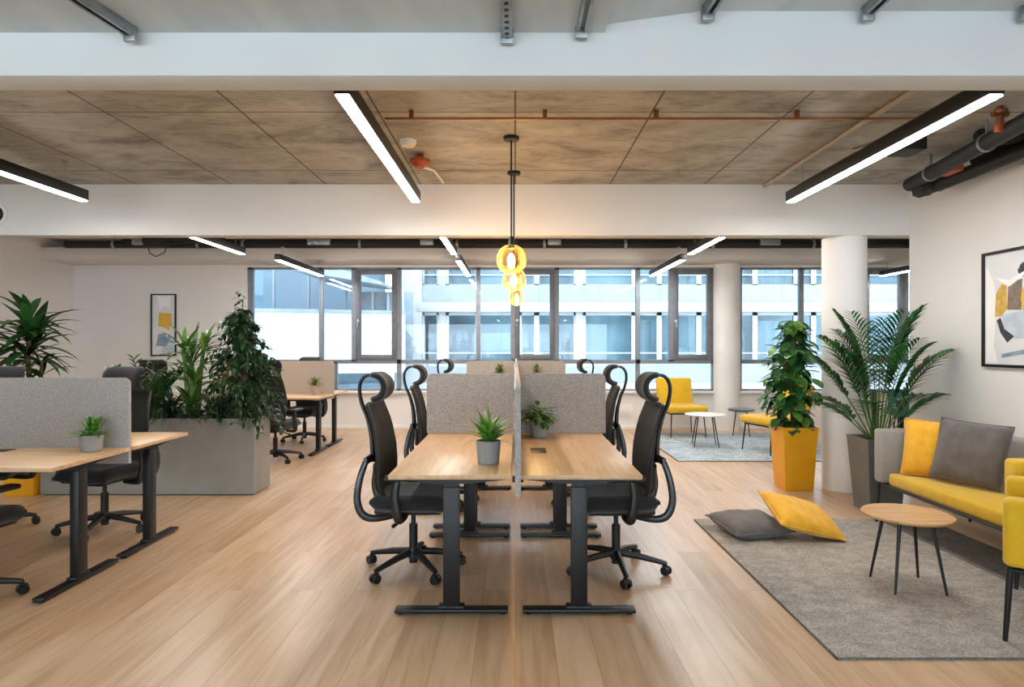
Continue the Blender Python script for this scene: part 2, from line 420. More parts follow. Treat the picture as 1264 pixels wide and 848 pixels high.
# ------------------------------------------------------------------ the room
YW = 11.15
XL, XR = -7.7, 7.7
def wx(px): return (px - 636) / F * YW
struct('floor', MB().span(XL, XR, -4, YW + .2, -.1, 0), 'oak_floor')
struct('wall_left', MB().span(XL - .2, XL, -4, YW + .2, 0, 3.3), 'wall_paint')
b = MB(); b.span(3.88, 4.03, -4, 6.3, 0, 3.2)
struct('wall_right', b, 'wall_paint')
struct('wall_side', MB().span(XR, XR + .2, 6.1, YW + .2, 0, 3.3).span(4.03, XR, 6.1, 6.3, 0, 3.3), 'wall_paint')
# wall behind the camera with three wide windows
b = MB(); b.span(XL, 4.03, -4.2, -4, 0, .6).span(XL, 4.03, -4.2, -4, 2.35, 3.0)
for x0, x1 in ((XL, -7.3), (-3.7, -3.6), (0, .1), (3.8, 4.03)): b.span(x0, x1, -4.2, -4, .6, 2.35)
struct('wall_back', b, 'wall_paint')
# window wall
Z0, Z1, ZR = .66, 2.82, 1.175
WA, WB, WC, WD = wx(305), wx(882), wx(914), wx(1168)
b = MB(); b.span(XL, XR, YW, YW + .2, 0, Z0).span(XL, XR, YW, YW + .2, Z1, 3.3)
b.span(XL, WA, YW, YW + .2, Z0, Z1).span(WB, WC, YW, YW + .2, Z0, Z1).span(WD, XR, YW, YW + .2, Z0, Z1)
struct('wall_far', b, 'wall_paint')
struct('baseboard_far', MB().span(XL, XR, YW - .02, YW, 0, .07, .004), 'white_paint')
struct('baseboard_right', MB().span(3.865, 3.88, -4, 6.3, 0, .06, .003), 'white_paint')
struct('trim_1', MB().span(XL, XR, YW - .07, YW, Z0 - .035, Z0 + .01, .005), 'white_paint')   # inner sill
# ceilings: painted metal deck near, raw concrete, white back
b = MB()
for (x0, x1, z0, z1) in ((XL, .36, 2.713, 2.713), (.36, .75, 2.745, 2.80), (.75, 4.03, 2.80, 2.80)):
    b.hexa([(x0, -4, z0), (x1, -4, z1), (x1, 2.6, z1), (x0, 2.6, z0)], [(x0, -4, 3.2), (x1, -4, 3.2), (x1, 2.6, 3.2), (x0, 2.6, 3.2)])
struct('ceiling_deck', b, 'metal_ceiling_paint')
struct('ceiling_concrete', MB().span(XL, 4.03, 2.6, 6.4, 3.04, 3.3), 'raw_concrete')
struct('ceiling_far', MB().span(XL, XR, 6.3, YW + .2, 3.2, 3.4), 'beam_paint')
struct('ceiling_beam', MB().span(XL, 4.03, 2.58, 2.735, 2.54, 3.2, .004), 'beam_daylight_tint')
struct('ceiling_beam', MB().span(XL, 4.03, 6.3, 6.45, 2.54, 3.3, .004), 'beam_paint')
struct('ceiling_beam', MB().span(XL, XR, 10.4, YW + .05, 2.86, 3.056, .004), 'beam_paint')
b = MB(); b.lathe([(0, 0), (.208, 0), (.208, 2.54), (0, 2.54)], (3.345, 6.51, 0), 48); struct('round_column', b, 'wall_paint')
b = MB(); b.lathe([(0, 0), (.215, 0), (.215, 2.86), (0, 2.86)], (3.66, 11.1, 0), 48); struct('round_column', b, 'white_paint')

# windows
def window(n, x0, x1, z0, z1, fw=.03, casement=False, m='window_metal', fl=None, frr=None):
    y0, y1 = YW + .03, YW + .11
    fl = fw if fl is None else fl; frr = fw if frr is None else frr
    b = MB()
    b.span(x0, x0 + fl, y0, y1, z0, z1).span(x1 - frr, x1, y0, y1, z0, z1).span(x0, x1, y0, y1, z1 - .035, z1).span(x0, x1, y0, y1, z0, z0 + .035)
    f = struct('window_%d' % n, b, m)
    gx0, gx1, gz0, gz1 = x0 + fl, x1 - frr, z0 + .035, z1 - .035
    if casement:
        c = MB(); y2 = y0 - .025; t = .085
        c.span(gx0, gx0 + t, y2, y1 - .01, gz0, gz1, .006).span(gx1 - t, gx1, y2, y1 - .01, gz0, gz1, .006)
        c.span(gx0 + t, gx1 - t, y2, y1 - .01, gz1 - t, gz1, .006).span(gx0 + t, gx1 - t, y2, y1 - .01, gz0, gz0 + t, .006)
        cs = c.build('casement_frame', 'window_metal_dark', f)
        h = MB(); hx = gx0 + t * .5; hz = (gz0 + gz1) / 2 - .12
        h.box((hx, y2 - .006, hz), (.03, .012, .07), .004).tube([(hx, y2 - .01, hz + .01), (hx, y2 - .045, hz + .01), (hx, y2 - .05, hz - .11)], .009, 8)
        hh = h.build('handle', 'chrome', cs); hh['label'] = 'chrome window handle'
        gx0 += t; gx1 -= t; gz0 += t; gz1 -= t
    g = MB().span(gx0 - .005, gx1 + .005, y0 + .035, y0 + .041, gz0 - .005, gz1 + .005)
    g.build('pane', 'window_glass', f, smooth=False)
n = 1
up = [(305, 395.5, 0), (395.5, 436, 0), (436, 492, 1), (492, 590, 0), (590, 633, 0), (633, 687.5, 1), (687.5, 788, 0), (788, 829, 0), (829, 882, 1),
      (914, 990.5, 0), (990.5, 1065, 0), (1065, 1120, 1), (1120, 1168, 0)]
for a, c, k in up:
    window(n, wx(a), wx(c), ZR, Z1, .038, bool(k), fl=.09 if a == 305 else None); n += 1
for a, c in ((305, 413), (413, 492), (492, 630), (630, 788), (788, 882), (914, 1065), (1065, 1168)):
    window(n, wx(a), wx(c), Z0, ZR, .035); n += 1

# ------------------------------------------------------------------ outside
struct('ground', MB().span(-40, 40, YW + .5, 60, -4.2, -4), 'concrete_out')
def ox(px, Y): return (px - 636) / F * Y
def oz(py, Y): return 1.45 - (py - 427) / F * Y
YB = 20.0
bd = thing('office_building', 'long pale office building with bands of windows across the courtyard', 'building', (0, YB, -4))
def part(name, mb, m, parent): return mb.build(name, m, parent, loc=(0, -YB, 4))
X0, X1 = ox(515, YB), 16.0
b = MB(); b.span(X0 - .7, X1, YB + 2.6, YB + 3, -4, 5.3).span(X0 - .7, X0 + .15, YB - .1, YB + 2.6, -4, 5.3)
part('wall', b, 'facade_white', bd)
floors = [(-1.5, .0), (oz(447, YB) - .03, oz(385, YB)), (oz(352, YB), oz(352, YB) + 1.6)]
prev = -4
for z0, z1 in floors:
    part('parapet', MB().span(X0, X1, YB, YB + .15, prev + .28, z0), 'facade_panel', bd)
    part('floor_slab', MB().span(X0, X1, YB - .12, YB + 2.6, z1, z1 + .3, .01), 'facade_white', bd)
    for k in range(1, 10):
        x = X0 + k * 1.9; part('panel_joint', MB().span(x - .012, x + .012, YB - .006, YB + .01, prev + .28, z0), 'facade_metal', bd)
    part('handrail', MB().span(X0, X1, YB - .03, YB + .01, z0 + .3, z0 + .335), 'facade_white', bd)
    prev = z1
    x = X0 + .1; k = 0
    widths = [.55, 1.0, 1.3, .55, 1.25, 1.6, .8, 1.25]
    while x < X1 - 1:
        wd = widths[k % len(widths)]; k += 1
        f = MB()
        f.span(x, x + .1, YB + .2, YB + .3, z0, z1).span(x + wd - .06, x + wd, YB + .2, YB + .3, z0, z1).span(x, x + wd, YB + .2, YB + .3, z1 - .1, z1).span(x, x + wd, YB + .2, YB + .3, z0, z0 + .05)
        fo = part('window', f, 'facade_white', bd)
        MB().span(x + .1, x + wd - .06, YB + .24, YB + .25, z0, z1 - .1).build('pane', 'far_glass', fo, smooth=False)
        if k % 3:
            MB().span(x + .15, x + wd - .15, YB + .6, YB + .62, z0, z0 + (.5 + .28 * (k % 4)) ).build('blind', ('curtain_out', 'facade_dark', 'facade_metal', 'curtain_out')[k % 4], fo)
        x += wd
        if k % 4 == 1:
            part('pier', MB().span(x, x + .22, YB + .16, YB + .4, z0, z1), 'facade_white', bd); x += .22
    part('floor_finish', MB().span(X0, X1, YB + .3, YB + 2.5, z0 - .1, z0 - .02), 'interior_far', bd)
    part('inner_wall', MB().span(X0, X1, YB + 1.5, YB + 1.6, z0, z1), 'interior_far', bd)
# curved white terrace building on the left
YT = 17.0
tb = thing('terrace_building', 'white building with a curved terrace parapet and glazed upper floor', 'building', (0, YT, -4))
def tpart(name, mb, m, parent=None): return mb.build(name, m, parent or tb, loc=(0, -YT, 4))
def arc(u): # plan curve of the parapet, left to right
    x = -11.5 + u * 8.4; return Vector((x, YT - .6 + 3.0 * u * u * .55, 0))
def curved(zlo, zhi, off, th, n=28, u0=0, u1=1):
    b = MB()
    rows = []
    for i in range(n + 1):
        u = u0 + (u1 - u0) * i / n; p = arc(u); t = (arc(min(1, u + .01)) - arc(max(0, u - .01))).normalized(); nn = Vector((-t.y, t.x, 0))
        a = p + nn * off; c = p + nn * (off + th)
        rows.append([b.bm.verts.new((a.x, a.y, zlo)), b.bm.verts.new((c.x, c.y, zlo)), b.bm.verts.new((c.x, c.y, zhi)), b.bm.verts.new((a.x, a.y, zhi))])
    for r0, r1 in zip(rows, rows[1:]):
        for k in range(4): b.bm.faces.new((r0[k], r0[(k + 1) % 4], r1[(k + 1) % 4], r1[k]))
    b.bm.faces.new(rows[0]); b.bm.faces.new(rows[-1][::-1])
    return b
tpart('parapet', curved(1.0 - .3, 2.36, 0, .25), 'facade_white')
tpart('coping', curved(2.36, 2.44, -.05, .35), 'facade_metal')
tpart('lower_wall', curved(-4, -.2, .9, .2), 'facade_white')
tpart('lower_glazing', curved(-.2, .7, 1.0, .03), 'far_glass')
tpart('lower_room', curved(-.2, .7, 3.0, .05), 'facade_dark')
tpart('terrace_slab', curved(.7, .9, .25, 4), 'facade_white')
tpart('glass_screen', curved(2.44, 3.6, 1.3, .03, u1=.55), 'far_glass')
tpart('upper_wall', curved(.9, 5.6, 3.2, .2), 'terrace_glazing')
tpart('upper_roof', curved(5.6, 5.8, -.2, 5), 'facade_white')
for u in (.06, .16, .26, .36, .46, .55, .66, .78):
    p = arc(u); tpart('mullion', MB().span(p.x - .03, p.x + .03, p.y + 1.3, p.y + 1.38, .9, 5.6), 'facade_metal')
b = MB(); b.hexa([(-5.6, 15.9, 3.35), (-3.6, 17.2, 3.1), (-3.6, 19, 3.1), (-5.6, 19, 3.35)], [(-5.6, 15.9, 3.75), (-3.6, 17.2, 3.18), (-3.6, 19, 3.18), (-5.6, 19, 3.75)])
tpart('awning', b, 'facade_dark')
tpart('wing_wall', MB().span(-4.75, -3.05, 18.9, 19.1, .9, 3.05), 'facade_dark')
for x in (-4.6, -4.2, -3.75, -3.3): tpart('wing_mullion', MB().span(x - .03, x + .03, 18.82, 18.9, .9, 3.05), 'facade_white')

# ------------------------------------------------------------------ ceiling fittings
GL = 'strip lights'
def strip(x, y0, y1, z, label, wd=.085, h=.10, top=3.04):
    t = thing('linear_ceiling_light', label, 'ceiling light', (x, (y0 + y1) / 2, z + h), 0, GL)
    L = y1 - y0
    b = MB(); b.box((0, 0, -h / 2 + .004), (wd, L, h - .008), .004); b.build('housing', 'black_metal', t)
    MB().box((0, 0, -h + .003), (wd - .016, L - .012, .006)).build('diffuser', 'strip_light', t)
    for s in (-1, 1):
        MB().tube([(0, s * L * .4, 0), (0, s * L * .4, top - z - h)], .004, 6).lathe([(0, 0), (.02, 0), (.02, .012), (0, .012)], (0, s * L * .4, top - z - h - .012), 12).build('suspension_cable', 'galvanised', t)
    return t
strip(-3.88, 3.32, 5.76, 2.75, 'black strip light over the near desks, at the concrete ceiling edge of the white wall')
strip(-.90, 3.32, 5.8, 2.75, 'black strip light under the concrete ceiling beside the amber pendants')
strip(2.50, 3.32, 5.82, 2.75, 'black strip light under the concrete ceiling near the black pipes')
strip(-3.88, 6.7, 9.12, 2.75, 'strip light behind the white beam, above the trough of plants', top=3.2)
strip(-.87, 6.7, 9.12, 2.75, 'strip light behind the white beam, just beside the amber pendants', top=3.2)
strip(2.49, 6.7, 9.12, 2.75, 'strip light behind the white beam, above the yellow lounge chairs', top=3.2)
strip(-3.31, 8.9, 10.95, 2.64, 'strip light in front of the window with a view of the curved terrace', .085, .09, 2.86)
strip(-.80, 9.0, 10.95, 2.64, 'short strip light before the windows, beside the pendants', .085, .09, 2.86)
strip(2.33, 8.9, 10.95, 2.64, 'strip light before the windows next to the slim window column', .085, .09, 2.86)
strip(6.27, 9.3, 10.95, 2.64, 'strip light before the windows, glimpsed behind the end of the wall', .085, .09, 2.86)

# globe pendants
def pendant(x, y, z, ztop, label, r=.118, turn=0):
    t = thing('pendant_lamp', label, 'pendant lamp', (x, y, ztop), 0, 'amber pendants')
    MB().lathe([(0, 0), (.06, 0), (.06, -.02), (.055, -.026), (0, -.026)], (0, 0, 0), 28).build('canopy', 'black_metal', t)
    dz = z - ztop
    MB().tube([(0, 0, -.02), (0, 0, dz + r + .05)], .007, 8).build('rod', 'black_metal', t)
    MB().lathe([(0, .06), (.016, .06), (.02, .045), (.02, .0), (.026, -.01), (.026, -.03), (0, -.03)], (0, 0, dz + r), 16).build('socket', 'black_metal', t)
    b = MB(); b.open = True
    nu, nv = 48, 26; rows = []
    for j in range(nv + 1):
        th = .2 + (PI - .2) * j / nv; row = []
        for i in range(nu):
            ph = 2 * PI * i / nu + turn
            q = Vector((math.sin(th) * math.cos(ph), math.sin(th) * math.sin(ph), math.cos(th)))
            rr = r * (1.0 if q.z > 0 else 1.0)
            # blown dimples around the belly
            for k in range(5):
                c = Vector((math.cos(turn + k * 2 * PI / 5 + .35), math.sin(turn + k * 2 * PI / 5 + .35), .12)).normalized()
                rr -= r * .42 * math.exp(-((1 - q.dot(c)) / .07))
            rr *= (1 - .18 * max(0, -q.z) ** 1.5)
            row.append(b.bm.verts.new((q.x * rr, q.y * rr, q.z * rr * 1.0 + dz)))
        rows.append(row)
    for a, c in zip(rows, rows[1:]):
        for i in range(nu): b.bm.faces.new((a[i], a[(i + 1) % nu], c[(i + 1) % nu], c[i]))
    b.bm.faces.new(rows[-1])
    b.build('glass_shade', 'amber_glass', t, ang=80)
    MB().lathe([(0, .045), (.014, .05), (.026, .02), (.028, -.02), (.022, -.055), (0, -.07)], (0, 0, dz), 16).build('bulb', 'filament', t)
    l = bpy.data.lights.new('bulb_glow', 'POINT'); l.energy = 11; l.color = (1, .66, .32); l.shadow_soft_size = .05
    lo = bpy.data.objects.new('bulb_glow', l); COL.objects.link(lo); lo.parent = t; lo.location = (0, 0, dz - .08)
pendant(-.03, 4.87, 2.10, 3.04, 'amber glass pendant lamp above the nearest desks, largest of the three', .122)
pendant(-.012, 5.85, 2.05, 3.04, 'amber glass pendant lamp hanging second in the line of three', .12, .5)
pendant(.02, 8.2, 2.06, 3.2, 'amber glass pendant lamp hanging last, lowest and smallest of the three', .11, .9)

# struts on the metal ceiling
for i, (x0, y0, x1, y1, z, lab) in enumerate(((-1.66, 1.6, -1.52, 2.54, 2.713, 'steel ceiling channel over the near desks, first from the white wall'),
        (-.032, 1.5, -.032, 2.56, 2.713, 'perforated steel ceiling channel in line with the pendants'),
        (.262, 1.5, .262, 2.55, 2.73, 'steel ceiling channel beside the step in the metal ceiling'),
        (.80, 1.5, .765, 2.55, 2.80, 'steel ceiling channel second past the step in the metal ceiling'),
        (1.40, 1.5, 1.40, 2.55, 2.80, 'steel ceiling channel third past the step in the metal ceiling'),
        (2.06, 1.5, 2.03, 2.55, 2.80, 'steel ceiling channel nearest the wall with the big picture'))):
    t = thing('ceiling_channel', lab, 'ceiling channel', ((x0 + x1) / 2, (y0 + y1) / 2, z), 0, 'ceiling channels')
    a = math.atan2(-(x1 - x0), y1 - y0); L = math.hypot(x1 - x0, y1 - y0); rt = Matrix.Rotation(a, 3, 'Z')
    b = MB()
    for s in (-1, 1): b.box(rt @ Vector((s * .019, 0, -.02)), (.003, L, .04), 0, rt)
    b.box(rt @ Vector((0, 0, -.002)), (.04, L, .003), 0, rt)
    for s in (-1, 1): b.box(rt @ Vector((s * .0145, 0, -.04)), (.011, L, .003), 0, rt)
    b.build('channel', 'galvanised', t)
    if i == 1:
        b = MB(); b.box((0, 0, -.041), (.036, L, .002))
        b.build('cover', 'galvanised', t)
        h = MB()
        for k in range(24): h.lathe([(0, 0), (.009, 0), (.009, -.002), (0, -.002)], (0, -L / 2 + .03 + k * L / 24, -.042), 12)
        h.build('slot_pattern', 'black_metal', t)
    MB().box(rt @ Vector((0, L / 2 - .01, -.03)), (.05, .02, .06), .003, rt).build('end_bracket', 'galvanised', t)
# copper line, conduit, black pipes
t = thing('copper_pipe', 'thin copper pipe running across the concrete ceiling', 'pipe', (0, 4.32, 2.985))
MB().tube([(-.88, 0, 0), (2.9, 0, 0)], .009, 8).build('pipe', 'copper', t)
for x in (-.7, .95, 1.9, .2): MB().box((x, 0, .024), (.03, .03, .062), .004).build('clip', 'copper', t)
tag(MB().tube([(2.45, 2.9, 3.022), (2.45, 6.29, 3.022)], .02, 8).build('conduit_pipe', 'conduit'), 'grey conduit along the concrete ceiling beside the strip light', 'conduit')
t = thing('fire_sounder', 'white detector base with brick red sounder on the concrete ceiling', 'fire alarm', (-.81, 5.2, 3.04))
MB().lathe([(0, 0), (.065, 0), (.065, -.02), (.05, -.045), (0, -.045)], (-.02, -.25, 0), 24).build('detector_base', 'white_paint', t)
MB().lathe([(0, 0), (.03, 0), (.035, -.03), (.085, -.05), (.085, -.075), (.04, -.11), (0, -.11)], (.02, .1, 0), 24).build('sounder', 'red_plastic', t)
MB().tube([(.02, .1, -.1), (.09, .5, -.03)], .012, 8).tube([(.09, .5, -.03), (.12, .95, -.02)], .012, 8).build('conduit_arm', 'white_paint', t)
t = thing('air_vent', 'round white air vent with black ring on the white beam', 'vent', (-5.11, 6.3, 2.745))
def ringy(prof, m, nm):
    b = MB(); b.lathe(prof, seg=32, close=True); o = b.build(nm, m, t); o.rotation_euler = (R(90), 0, 0); return o
ringy([(.07, 0), (.115, 0), (.115, .01), (.07, .012)], 'white_paint', 'flange')
ringy([(.055, .0), (.08, .0), (.08, .02), (.055, .02)], 'black_plastic', 'ring')
b = MB(); b.lathe([(0, 0), (.052, 0), (.045, .03), (0, .035)], seg=32); o = b.build('disc', 'white_paint', t); o.rotation_euler = (R(90), 0, 0)
# black insulated pipes by the right wall
def pipes(name, label, loc, runs, extras):
    t = thing(name, label, 'pipe', loc)
    for pts, r in runs: MB().tube(pts, r, 14).build('pipe', 'pipe_foam', t)
    for kind, c, d, m in extras: MB().box(c, d, .006).build(kind, m, t)
    return t
t = pipes('black_pipe', 'thick black insulated pipe under the concrete ceiling, longest by the wall', (3.4, 5.0, 2.88),
      [([(.10, .68, .0), (-.30, -1.9, .0)], .058), ([(-.02, -.4, .02), (.02, -.3, .12)], .05)], [])
for y in (.3, -.5, -1.2): MB().lathe([(.058, -.012), (.066, -.012), (.066, .012), (.058, .012)], (0, 0, 0), 18, close=True).build('clamp', 'galvanised', t, loc=(.05 + (y - .36) * .155, y, 0)).rotation_euler = (R(90), 0, R(-9))
for y in (.3, -.5, -1.2): MB().box((.05 + (y - .36) * .155, y, .11), (.015, .015, .1)).build('hanger', 'galvanised', t)
t = pipes('black_pipe', 'black insulated pipe hugging the wall above the picture, with an orange valve', (3.66, 4.6, 2.84),
      [([(-.10, 1.05, -.03), (-.02, .5, .0), (.05, -.4, .05), (.06, -1.5, .06)], .055), ([(-.16, .85, -.03), (-.05, .85, -.03), (-.02, .6, -.01)], .045)], [])
MB().box((-.16, .55, .02), (.09, .2, .05), .01).build('orange_valve', 'orange_plastic', t)
MB().lathe([(0, -.05), (.07, -.05), (.08, 0), (.07, .05), (0, .05)], (-.1, 1.0, -.02), 18).build('flange', 'pipe_foam', t)
MB().tube([(-.02, .0, -.08), (.02, -.02, -.1), (.06, -.02, -.02)], .012, 8).build('bracket', 'galvanised', t)
t = thing('pipe_valve', 'brass valve with orange grip among the black pipes', 'valve', (3.22, 4.25, 2.93))
MB().tube([(0, 0, .11), (0, 0, -.02)], .022, 12).tube([(-.05, 0, .06), (.05, 0, .06)], .02, 12).lathe([(0, .03), (.04, .03), (.045, .02), (.04, 0), (0, 0)], (0, 0, .06), 16).build('body', 'copper', t)
MB().box((0, -.01, -.035), (.07, .05, .05), .008).build('grip', 'orange_plastic', t)
t = thing('junction_box', 'black box fixed to the concrete ceiling between strip light and pipes', 'junction box', (3.02, 4.95, 3.04))
MB().box((0, 0, -.05), (.2, .22, .1), .01).build('box', 'pipe_foam', t)
MB().tube([(-.1, 0, -.05), (-.22, .05, -.03), (-.3, .2, -.02)], .012, 8).build('cable', 'conduit', t)
MB().box((-.2, .1, -.03), (.08, .08, .05), .008).build('plate', 'galvanised', t)
t = thing('black_pipe', 'short black pipe branch tucked into the corner over the wall picture', 'pipe', (3.74, 4.2, 2.96))
MB().tube([(0, 1.0, 0), (0, -1.1, 0)], .05, 14).tube([(0, .4, 0), (-.2, .5, 0), (-.24, .9, 0)], .04, 12).build('pipe', 'pipe_foam', t)
# service run above the far windows
t = thing('service_duct', 'long black service pipe run above the windows behind the beam', 'pipe', (0, 9.9, 3.02))
MB().tube([(-6.95, 0, 0), (7.6, 0, 0)], .06, 12).build('pipe', 'pipe_foam', t)
MB().tube([(-6.2, .22, .07), (7.6, .22, .07)], .05, 10).build('pipe', 'pipe_foam', t)
MB().tube([(-4.6, -.25, .09), (7.6, -.25, .09)], .022, 8).build('cable_tray', 'pipe_foam', t)
for x in (-6.2, -4.9, -4.2, -2.4, -.9, .45, 1.7, 3.05, 4.6, 5.3):
    o = MB().lathe([(.06, -.02), (.069, -.02), (.069, .02), (.06, .02)], (0, 0, 0), 16, close=True).build('clamp', 'galvanised', t, loc=(x, 0, 0)); o.rotation_euler = (0, R(90), 0)
    MB().box((x, 0, .12), (.012, .012, .12)).build('hanger', 'galvanised', t)
for x, wd in ((-5.6, .5), (-3.0, .35), (-1.35, .2), (.6, .2), (3.9, .3)): MB().box((x, -.11, .02), (wd, .08, .09), .01).build('bracket_plate', 'galvanised', t)
t = thing('pump_unit', 'black drum shaped unit with hanging cable loop above the plants', 'pump', (-5.3, 9.45, 3.0))
o = MB().lathe([(0, -.16), (.09, -.16), (.1, -.13), (.1, .13), (.09, .16), (0, .16)], seg=20).build('drum', 'pipe_foam', t); o.rotation_euler = (0, R(90), 0)
MB().tube([(-.12, 0, -.08), (-.1, 0, -.18), (0, 0, -.23), (.12, 0, -.17), (.16, 0, -.06)], .008, 6).build('cable_loop', 'pipe_foam', t)
MB().tube([(.16, 0, .0), (.5, 0, .02), (1.0, 0, .02)], .055, 12).build('pipe', 'pipe_foam', t)
MB().box((0, 0, .14), (.02, .02, .12)).build('hanger', 'galvanised', t)
# white cover plates under the window
for x, lab in ((wx(515), 'white cover plate on the low wall behind the headrest chairs, nearer the trough of plants'), (wx(771), 'white cover plate on the low wall next to the yellow lounge chair')):
    t = thing('cover_plate', lab, 'wall plate', (x, YW, .32), 0, 'wall plates')
    MB().box((0, -.008, 0), (.27, .016, .23), .004).build('plate', 'white_paint', t)
    MB().box((0, -.018, 0), (.2, .004, .14), .001).build('flap', 'white_paint', t)

# ------------------------------------------------------------------ desks
def make_desk(L, D, label, group, grain='oak_desk_y', H=.77, flip=1):
    """long side along local x, user's edge towards -y*flip; two T-legs"""
    t = thing('standing_desk', label, 'desk', group=group)
    MB().box((0, 0, H - .0125), (L, D, .025), .003).build('desktop', grain, t)
    for s in (-1, 1):
        x = s * (L / 2 - .10)
        lg = MB().box((x, 0, .36), (.055, .088, .66), .006).build('leg', 'black_metal', t)
        MB().box((x, 0, .70), (.046, .078, .06), .004).build('inner_column', 'black_metal', lg)
        ft = MB()
        ft.box((x, 0, .022), (.07, D - .04, .022), .006)
        for e in (-1, 1): ft.lathe([(0, 0), (.018, 0), (.018, .013), (0, .013)], (x, e * (D / 2 - .05), 0), 12)
        for e in (-1, 1): ft.box((x, e * .02, .04), (.06, .10, .02), .006)
        ft.build('foot', 'black_metal', lg)
        pr = [(-D / 2 + .07, H - .026), (D / 2 - .03, H - .026), (D / 2 - .03, H - .04), (.08, H - .062), (-.08, H - .062), (-D / 2 + .07, H - .04)]
        MB().prism(pr, x - .03, x + .03, 'x').build('bracket', 'black_metal', lg)
    for e in (-1, 1): MB().box((0, e * .05, H - .048), (L - .25, .035, .04), .003).build('crossbeam', 'black_metal', t)
    MB().box((0, flip * (D / 2 - .13), H + .001), (.2, .10, .004), .001).build('cable_flap', 'black_plastic', t)
    return t
def put(o, loc, rz):
    o.location = loc; o.rotation_euler = (0, 0, rz); return o
GD = 'standing desks'
# centre pods: long side runs away from the camera
DW = .65
d0 = make_desk(1.58, DW, 'oak desk nearest the viewer holding the spiky spider plant', GD, 'oak_desk_x')
put(d0, (-.345, 4.16, 0), R(90)); d0.rotation_euler = (0, 0, R(-90))
d0.rotation_euler = (0, 0, R(90))
# local +y -> world -x when rotated +90: keep the flap on the screen side
def centre_desk(x, y, lab):
    c = dup(d0, (x, y, 0), R(90 if x > 0 else -90), lab, GD); return c
d0.rotation_euler = (0, 0, R(-90))
centre_desk(.345, 4.16, 'oak desk nearest the viewer holding the round leafy plant by the screen')
centre_desk(-.345, 5.78, 'oak desk behind the felt screen, on the spider plant side')
centre_desk(.345, 5.78, 'oak desk behind the felt screen, on the leafy plant side')
centre_desk(-.345, 8.4, 'oak desk in the rear pod on the side of the plant trough')
centre_desk(.345, 8.4, 'oak desk in the rear pod on the lounge side')
centre_desk(-.345, 10.0, 'farthest oak desk by the windows, plant trough side')
centre_desk(.345, 10.0, 'farthest oak desk by the windows, lounge side')
# left pods: long side runs sideways
e0 = make_desk(1.6, .72, 'oak desk with a small potted plant, closest desk beside the bare wall', GD, 'oak_desk_x')
put(e0, (-3.38, 3.93, 0), 0)
dup(e0, (-3.38, 4.69, 0), PI, 'oak desk facing the trough, behind the tall grey felt screen', GD)
dup(e0, (-5.02, 3.93, 0), 0, 'oak desk joined to the first, reaching out of the picture beside the yellow planter', GD)
dup(e0, (-5.02, 4.69, 0), PI, 'oak desk joined end to end behind the tall grey felt screen', GD)
dup(e0, (-3.38, 8.72, 0), 0, 'oak desk behind the trough with a tiny potted plant', GD)
dup(e0, (-3.38, 9.48, 0), PI, 'oak desk behind the beige screen close to the windows', GD)
dup(e0, (-5.02, 8.72, 0), 0, 'oak desk hidden mostly behind the ficus', GD)

# ------------------------------------------------------------------ felt screens
def rounded_poly(w0, w1, z0, z1, r, corners):
    P = []
    def arcp(cx, cz, a0, a1):
        for k in range(7):
            a = R(a0 + (a1 - a0) * k / 6); P.append((cx + r * math.cos(a), cz + r * math.sin(a)))
    P.append((w0, z0)); P.append((w1, z0))
    if 'r' in corners: arcp(w1 - r, z1 - r, 0, 90)
    else: P.append((w1, z1))
    if 'l' in corners: arcp(w0 + r, z1 - r, 90, 180)
    else: P.append((w0, z1))
    return P
GS = 'desk screens'
def screen(label, axis, a0, a1, z0, z1, pos, th, corners, m='felt_grey', clamps=()):
    cx = (a0 + a1) / 2
    loc = (cx, pos, z0) if axis == 'y' else (pos, cx, z0)
    t = thing('desk_screen', label, 'desk screen', loc, 0, GS)
    P = rounded_poly(a0 - cx, a1 - cx, 0, z1 - z0, .045, corners)
    MB().prism(P, -th / 2, th / 2, axis).build('felt_panel', m, t)
    for c in clamps:
        b = MB()
        if axis == 'y': b.box((c - cx, 0, .74 - z0), (.05, th + .03, .03), .004)
        else: b.box((0, c - cx, .74 - z0), (th + .03, .05, .03), .004)
        b.build('clamp', 'black_metal', t)
    return t
screen('felt screen across the nearest desks behind the spider plant', 'y', -.685, -.012, .775, 1.236, 4.97, .028, 'l')
screen('felt screen across the nearest desks behind the leafy plant', 'y', .040, .70, .775, 1.236, 4.97, .028, 'r')
screen('long felt screen running between the nearest paired desks', 'x', 3.28, 6.57, .68, 1.24, .014, .030, 'lr', clamps=(3.42,))
screen('felt screen across the rear pod, on the side nearer the trough', 'y', -.70, -.012, .775, 1.236, 9.2, .028, 'l')
screen('felt screen across the rear pod, on the lounge side', 'y', .040, .72, .775, 1.236, 9.2, .028, 'r')
screen('long felt screen between the paired desks by the windows', 'x', 7.55, 10.78, .68, 1.24, .014, .030, 'lr')
screen('wide grey felt screen behind the small pot on the side desk', 'y', -4.2, -2.595, .66, 1.236, 4.31, .03, 'r')
screen('grey felt screen joined on beside the tall dark dracaena', 'y', -5.82, -4.21, .66, 1.236, 4.31, .03, 'l')
screen('beige felt screen on the far desks behind the trough', 'y', -4.2, -2.58, .70, 1.236, 9.1, .03, 'r', 'felt_beige')

